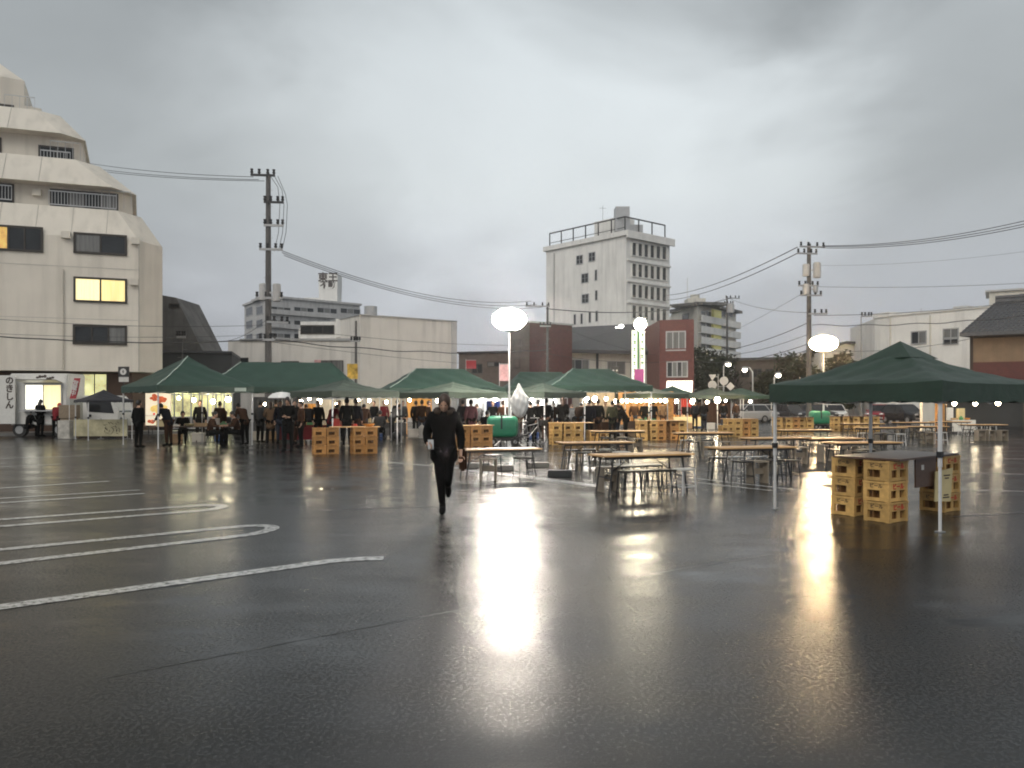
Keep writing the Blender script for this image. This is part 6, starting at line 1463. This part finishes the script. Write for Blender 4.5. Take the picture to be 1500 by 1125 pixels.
def car(label, x, y, rz, paint, L_=3.9, W_=1.62, Hh=1.45, van=False):
    c = thing('parked_car', label, 'car', (x, y, 0), rz, 'cars parked beyond the stalls'); hw = W_/2; hl = L_/2
    # local: nose towards -Y
    secs = [(-hl, .42, .62, .82), (-hl+.12, .25, .80, .94), (-hl*.45, .22, .92, 1.0), (0, .22, .94, 1.0), (hl*.6, .22, .96, 1.0), (hl-.1, .26, .95, .95), (hl, .45, .80, .86)]
    q = MB(); rings = []
    for (yy, zb, zt_, k) in secs:
        w_ = hw*k; rings.append([(-w_*.92, yy, zb), (-w_, yy, zb+.16), (-w_, yy, zt_-.12), (-w_*.9, yy, zt_), (w_*.9, yy, zt_), (w_, yy, zt_-.12), (w_, yy, zb+.16), (w_*.92, yy, zb)])
    def loft(q, rings):
        k = len(q.v); n = len(rings[0])
        for r_ in rings: q.v += r_
        for i in range(len(rings)-1):
            for j in range(n): q.f.append((k+i*n+j, k+i*n+(j+1) % n, k+(i+1)*n+(j+1) % n, k+(i+1)*n+j))
        q.f.append(tuple(range(k, k+n))[::-1]); q.f.append(tuple(range(k+(len(rings)-1)*n, k+len(rings)*n)))
    loft(q, rings); body_ = q.build('body', paint, c, smooth=False, bevel=.02)
    y0, y1 = (-hl*.42, hl*.92); q = MB(); t0, t1 = (-hl*.12, hl*.74)
    base = [(-hw*.92, y0, .93), (hw*.92, y0, .93), (hw*.92, y1, .95), (-hw*.92, y1, .95)]; top = [(-hw*.74, t0, Hh-.03), (hw*.74, t0, Hh-.03), (hw*.74, t1, Hh-.03), (-hw*.74, t1, Hh-.03)]
    k = 0; q.v += base+top; q.f += [(0, 1, 5, 4), (1, 2, 6, 5), (2, 3, 7, 6), (3, 0, 4, 7)]; q.build('glass', M_glassdk, c)
    q = MB(); q.prism([(p[0]*1.01, p[1]) for p in top], Hh-.035, Hh+.03, [(p[0]*.9, p[1]*.95) for p in top]); 
    for a, b in zip(base, top): q.tube([Vector(a)*1.003, Vector(b)*1.003], .035, 5)
    for sx_ in (-1, 1): q.tube([(sx_*hw*.93, .25, .95), (sx_*hw*.75, .28, Hh-.02)], .035, 5)
    q.build('roof', paint, c)
    for sx_ in (-1, 1):
        for yy in (-hl+.72, hl-.7):
            q = MB(); q.tube([(sx_*(hw-.19), yy, .30), (sx_*(hw+.01), yy, .30)], .30, 18); w_ = q.build('wheel', M_rubber, c)
            q = MB(); q.tube([(sx_*(hw-.02), yy, .30), (sx_*(hw+.02), yy, .30)], .18, 12); q.build('rim', M_steel, w_)
        q = MB(); q.ell((sx_*hw*.66, -hl+.06, .70), (.18, .07, .08), 10, 6); q.build('headlight', pm('headlight_glass', (.7, .7, .68), .15, .1, 4, metal=.5), c)
        q = MB(); q.ell((sx_*(hw+.10), y0+.25, .98), (.09, .06, .07), 8, 6); q.build('side_mirror', paint, c)
    q = MB(); q.box(-hw*.45, hw*.45, -hl-.015, -hl+.1, .52, .64); q.build('grille', M_black, c)
    q = MB(); q.box(-hw*.8, hw*.8, -hl-.05, -hl+.12, .34, .46); q.build('bumper', M_steel, c)
    q = MB(); q.box(-.17, .17, -hl-.06, -hl-.05, .42, .58); q.build('number_plate', M_whitepl, c)
C_red = pm('dark_red_car_paint', (.22, .02, .028), .28, .05, 4); C_blk = pm('black_car_paint', (.02, .02, .024), .25, .05, 4); C_sil = pm('silver_car_paint', (.40, .41, .42), .3, .04, 4, metal=.3); C_wht = pm('white_car_paint', (.62, .62, .61), .3, .04, 4)
for (l, u, Y, rz, p) in (('dark red car seen obliquely behind the right crate counter', 1290, 63, -40, C_red), ('black car with bright front trim facing us beside the red car', 1326, 60, 12, C_blk), ('silver car parked behind the small flat green tent', 1092, 62, -70, C_sil),
                         ('dark car seen over the counter left of the second generator', 1158, 64, 18, C_blk), ('silver grey car partly hidden by the right tent\'s left post', 1128, 66, 10, C_sil), ('white car at the back near the second balloon lamp', 1222, 66, -12, C_wht), ('black car beside the white one under the right tent', 1196, 65, 14, C_blk)):
    car(l, PX(u, Y), Y, R(rz), p)

# ================================================================== SIGNS, BANNERS, POSTERS
def nobori(label, u, v0, v1, wpx, Y, m, txt=None, tm=None, tilt=0, tsz=.3, name='nobori_banner', group='tall cloth banners'):
    x = PX(u, Y); zt_, zb_ = PZ(v0, Y), PZ(v1, Y); w_ = wpx/F*Y; root = thing(name, label, 'banner', (x-w_/2, Y, 0), group=group); sh = math.tan(tilt)*(zt_-zb_)
    q = MB(); q.tube([(0, .03, 0), (0, .03, zb_-.05), (sh, .03, zt_+.1)], .015, 6); q.tube([(sh, .03, zt_+.03), (sh+w_, .03, zt_+.03)], .012, 5); q.build('pole', M_tentpole, root)
    q = MB(); n = 10
    for t_ in (0, .012):
        for i in range(n):
            a, b = i/n, (i+1)/n; za, zb2 = zb_+(zt_-zb_)*a, zb_+(zt_-zb_)*b; ya, yb = t_+.03*math.sin(a*5), t_+.03*math.sin(b*5)
            q.poly([(sh*a+.02, ya, za), (sh*a+w_, ya, za), (sh*b+w_, yb, zb2), (sh*b+.02, yb, zb2)])
    cl = q.build('cloth', m, root)
    if txt: text('lettering', txt, tm or M_whitepl, tsz, cl, (sh*.5+w_/2, -.05, (zt_+zb_)/2), (R(90), 0 if not tilt else -tilt*-1, 0), vertical=True, bold=.02, line=.9)
    return root
M_redb = pm('red_banner_cloth', (.34, .03, .04), .7, .12, 4); M_pinkb = pm('magenta_banner_cloth', (.62, .12, .36), .7, .12, 4); M_pinkp = pm('pink_white_banner_cloth', (.62, .36, .36), .7, .3, 3); M_yelb = pm('yellow_picture_banner', (.60, .36, .06), .7, .7, 2.5)
nobori('tilted red banner with white lettering beside the food truck', 106, 554, 584, 10, 35, M_redb, '営業中', M_whitepl, R(14), .26)
nobori('pink and white banner leaning left of the lamp mast', 739, 534, 558, 15, 38, M_pinkp)
nobori('magenta banner in front of the lit green lettered sign', 936, 541, 568, 14, 42, M_pinkb)
nobori('yellow and black picture banner by the warehouse corner', 516, 533, 555, 16, 50, M_yelb)
nobori('small pink banner over the long green tent', 465, 527, 536, 10, 50, M_pinkp)
nobori('bright red cloth banner before the brown sided building', 690, 528, 540, 15, 60, M_redb)
# food poster light box at the left tent
Yf = 31.6; fp = thing('food_poster', 'tall lit poster of fried food and noodles at the left tent', 'poster', (PX(231, Yf), Yf, 0)); w_, zb_, zt_ = 1.0, PZ(623, Yf), PZ(573, Yf)
q = MB(); q.box(-w_/2, w_/2, 0, .12, zb_, zt_); q.build('panel', pm('cream_poster', (.85, .74, .55), .5, .08, 3, emit=.5), fp)
q = MB()
for sx_ in (-1, 1): q.tube([(sx_*.4, .06, 0), (sx_*.4, .06, zb_)], .025, 6); q.box(sx_*.4-.04, sx_*.4+.04, -.2, .3, 0, .03)
q.build('stand', M_black, fp)
rd = random.Random(2); h_ = zt_-zb_
def blobs(nm, m, cx_, cz_, rx, rz, n_, s_):
    q = MB()
    for k in range(n_):
        a, r_ = rd.uniform(0, 6.28), rd.random()**.5; q.ell((cx_+rx*r_*math.cos(a), -.004, cz_+rz*r_*math.sin(a)), (s_*rd.uniform(.7, 1.3), .01, s_*rd.uniform(.5, 1)), 9, 6)
    q.build(nm, m, fp)
M_fry = pm('fried_food_print', (.55, .10, .03), .5, .35, 7, emit=.35); M_nood = pm('noodle_print', (.85, .55, .16), .5, .25, 8, emit=.5); M_mtu = pm('red_print_lit', (.7, .05, .03), .5, .2, 7, emit=.4)
blobs('printed_food', M_fry, .05, zt_-h_*.2, .28, .15, 12, .10); blobs('printed_noodles', M_nood, .08, zt_-h_*.52, .30, .17, 12, .13); blobs('printed_topping', M_mtu, -.02, zt_-h_*.62, .2, .12, 7, .07); blobs('printed_food', M_fry, .0, zb_+h_*.12, .34, .1, 12, .07)
q = MB(); q.box(-w_/2, w_/2, -.006, -.002, zb_+h_*.27, zb_+h_*.29); q.build('printed_line', M_whitepl, fp)
# square clock-like sign board on a post
Yk = 36.4; ck = thing('sign_board', 'black square sign with a white disc on a post left of the green tent', 'sign', (PX(180.5, Yk), Yk, 0)); z = PZ(544.5, Yk)
q = MB(); q.box(-.24, .24, 0, .1, z-.24, z+.24); bd = q.build('board', M_black, ck)
q = MB(); q.tube([(0, -.008, z), (0, -.001, z)], .15, 24); q.build('disc', M_whitepl, bd)
q = MB(); q.box(-.022, .022, -.014, -.009, z-.07, z+.07); q.box(-.05, .05, -.014, -.009, z+.0, z+.02); q.build('disc_mark', M_ink, bd)
q = MB(); q.tube([(0, .05, 0), (0, .05, z-.24)], .03, 6); q.build('post', M_black, ck)
q = MB()
for k in range(3): q.box(-.19+k*.15, -.15+k*.15, 0, .02, z-.46, z-.28); q.box(-.19+k*.15, -.11+k*.15, 0, .02, z-.30, z-.27)
q.box(-.22, .24, .021, .04, z-.48, z-.25); q.build('lower_plate', M_whitepl, ck)
# lit sign tower with green lettering
YG = 62; gs = thing('sign_tower', 'tall lit white sign tower with two columns of green lettering', 'sign', (PX(935, YG), YG, 0)); zb_, zt_ = PZ(585, YG), PZ(484, YG); w_ = 20/F*YG
M_lit = pm('lit_sign_face', (.90, .90, .80), .4, .04, 3, emit=.8); M_grn = pm('green_lettering', (.04, .24, .03), .5, .15, 6, emit=.08)
q = MB(); q.box(-w_/2, w_/2, .06, .4, 0, zt_+.05); q.build('column', M_dkbox, gs)
for sx_, t_ in ((-1, '営業中'), (1, '営業中')):
    q = MB(); a, b = sorted((sx_*w_*.48, sx_*w_*.08)); q.box(a, b, 0, .05, zb_, zt_); f_ = q.build('sign_face', M_lit, gs)
q = MB(); rd = random.Random(6)
for sx_ in (-1, 1):
    z = zt_-.35
    while z > zb_+.3:
        x_ = sx_*w_*.28
        q.box(x_-.13, x_+.13, -.012, -.002, z-.03, z+.03); q.box(x_-.03, x_+.03, -.013, -.003, z-.17, z+.13)
        if rd.random() < .6: q.box(x_-.15, x_+.15, -.014, -.004, z-.20, z-.15)
        if rd.random() < .5: q.box(x_+.08, x_+.13, -.015, -.005, z-.14, z+.1)
        z -= .56
q.build('lettering', M_grn, gs)
q = MB(); q.box(.06, w_*.15, -.016, .0, zb_+.2, zt_-.3) if False else q.box(-w_*.06, w_*.06, .0, .04, zb_, zt_); q.build('green_divider', M_grn, gs)
# black square sign with two white marks
YS_ = 58; sb = thing('sign_board', 'small black square sign with two white marks above the wide tent', 'sign', (PX(901, YS_), YS_, 0)); z = PZ(543, YS_)
q = MB(); q.box(-.32, .32, 0, .08, z-.32, z+.32); bd = q.build('board', M_black, sb)
q = MB()
for sx_ in (-1, 1): q.tube([(sx_*.13, -.01, z+.02), (sx_*.13, -.001, z+.02)], .07, 12)
q.build('mark', M_whitepl, bd); q = MB(); q.tube([(0, .04, 0), (0, .04, z-.32)], .04, 6); q.build('post', M_black, sb)
# backs of two road signs
YR_ = 58; rs = thing('road_sign', 'grey backed round and triangular road signs on a post near the bare tree', 'road sign', (PX(1052, YR_), YR_, 0))
q = MB(); q.tube([(0, 0, 0), (0, 0, PZ(548, YR_))], .04, 8); q.build('post', M_steel, rs)
for (dx, v, n_) in ((-.45, 552, 3), (-.45, 564, 16), (.42, 558, 16), (.9, 566, 4)):
    z = PZ(v, YR_); q = MB(); q.prism([(.33*math.cos(2*math.pi*k/n_-math.pi/2), .33*math.sin(2*math.pi*k/n_-math.pi/2)) for k in range(n_)], 0, .02)
    q.v = [(dx+a, -.06-c_, z+b) for a, b, c_ in q.v]; q.box(min(0, dx), max(0, dx), -.055, -.02, z-.02, z+.02); q.build('sign_plate', M_grey, rs)
# pale post and orange box under the right tent
x, y = PX(1363, 44), 44; q = MB(); q.box(x-.45, x+.25, y, y+.3, 0, PZ(588, 44)); o = q.build('wall_pillar', M_cream, None, origin=(x, y, 0)); tag(o, 'pale pillar standing right of the black car behind the tent', 'pillar')
x = PX(1378, 44.5); q = MB(); q.box(x-.22, x+.3, y+.4, y+.7, 0, 1.7); o = q.build('notice_pillar', M_crateo, None, origin=(x, y+.5, 0)); tag(o, 'orange panel standing next to the pale pillar', 'panel')
# dark shed behind the bulbs
pts, wsd = flat(1384, 1620, 52, 50, 4); sd_ = building('shed', 'dark low shed front behind the three warm bulbs', pts, 0, PZ(581, 52), M_dkbox); q = MB(); wsd.box(q, -.2, wsd.len, PZ(581, 52)+.002, PZ(578, 52), -4, .5); q.build('roof', M_roofdk, sd_)

# ================================================================== DRIZZLE HAZE, ADDED FOR LAMP HALOS
hm = bpy.data.materials.new('drizzle_haze'); hm.use_nodes = True; t = hm.node_tree
for n_ in list(t.nodes):
    if n_.type == 'BSDF_PRINCIPLED': t.nodes.remove(n_)
vo = t.nodes.new('ShaderNodeVolumePrincipled'); vo.inputs['Density'].default_value = HAZE; vo.inputs['Anisotropy'].default_value = .82; vo.inputs['Color'].default_value = (.96, .97, 1, 1)
t.links.new(vo.outputs[0], t.nodes['Material Output'].inputs['Volume'])
mb = MB(); mb.box(-720, 720, -80, 1520, -1, 38); kind(mb.build('haze', hm), 'stuff')
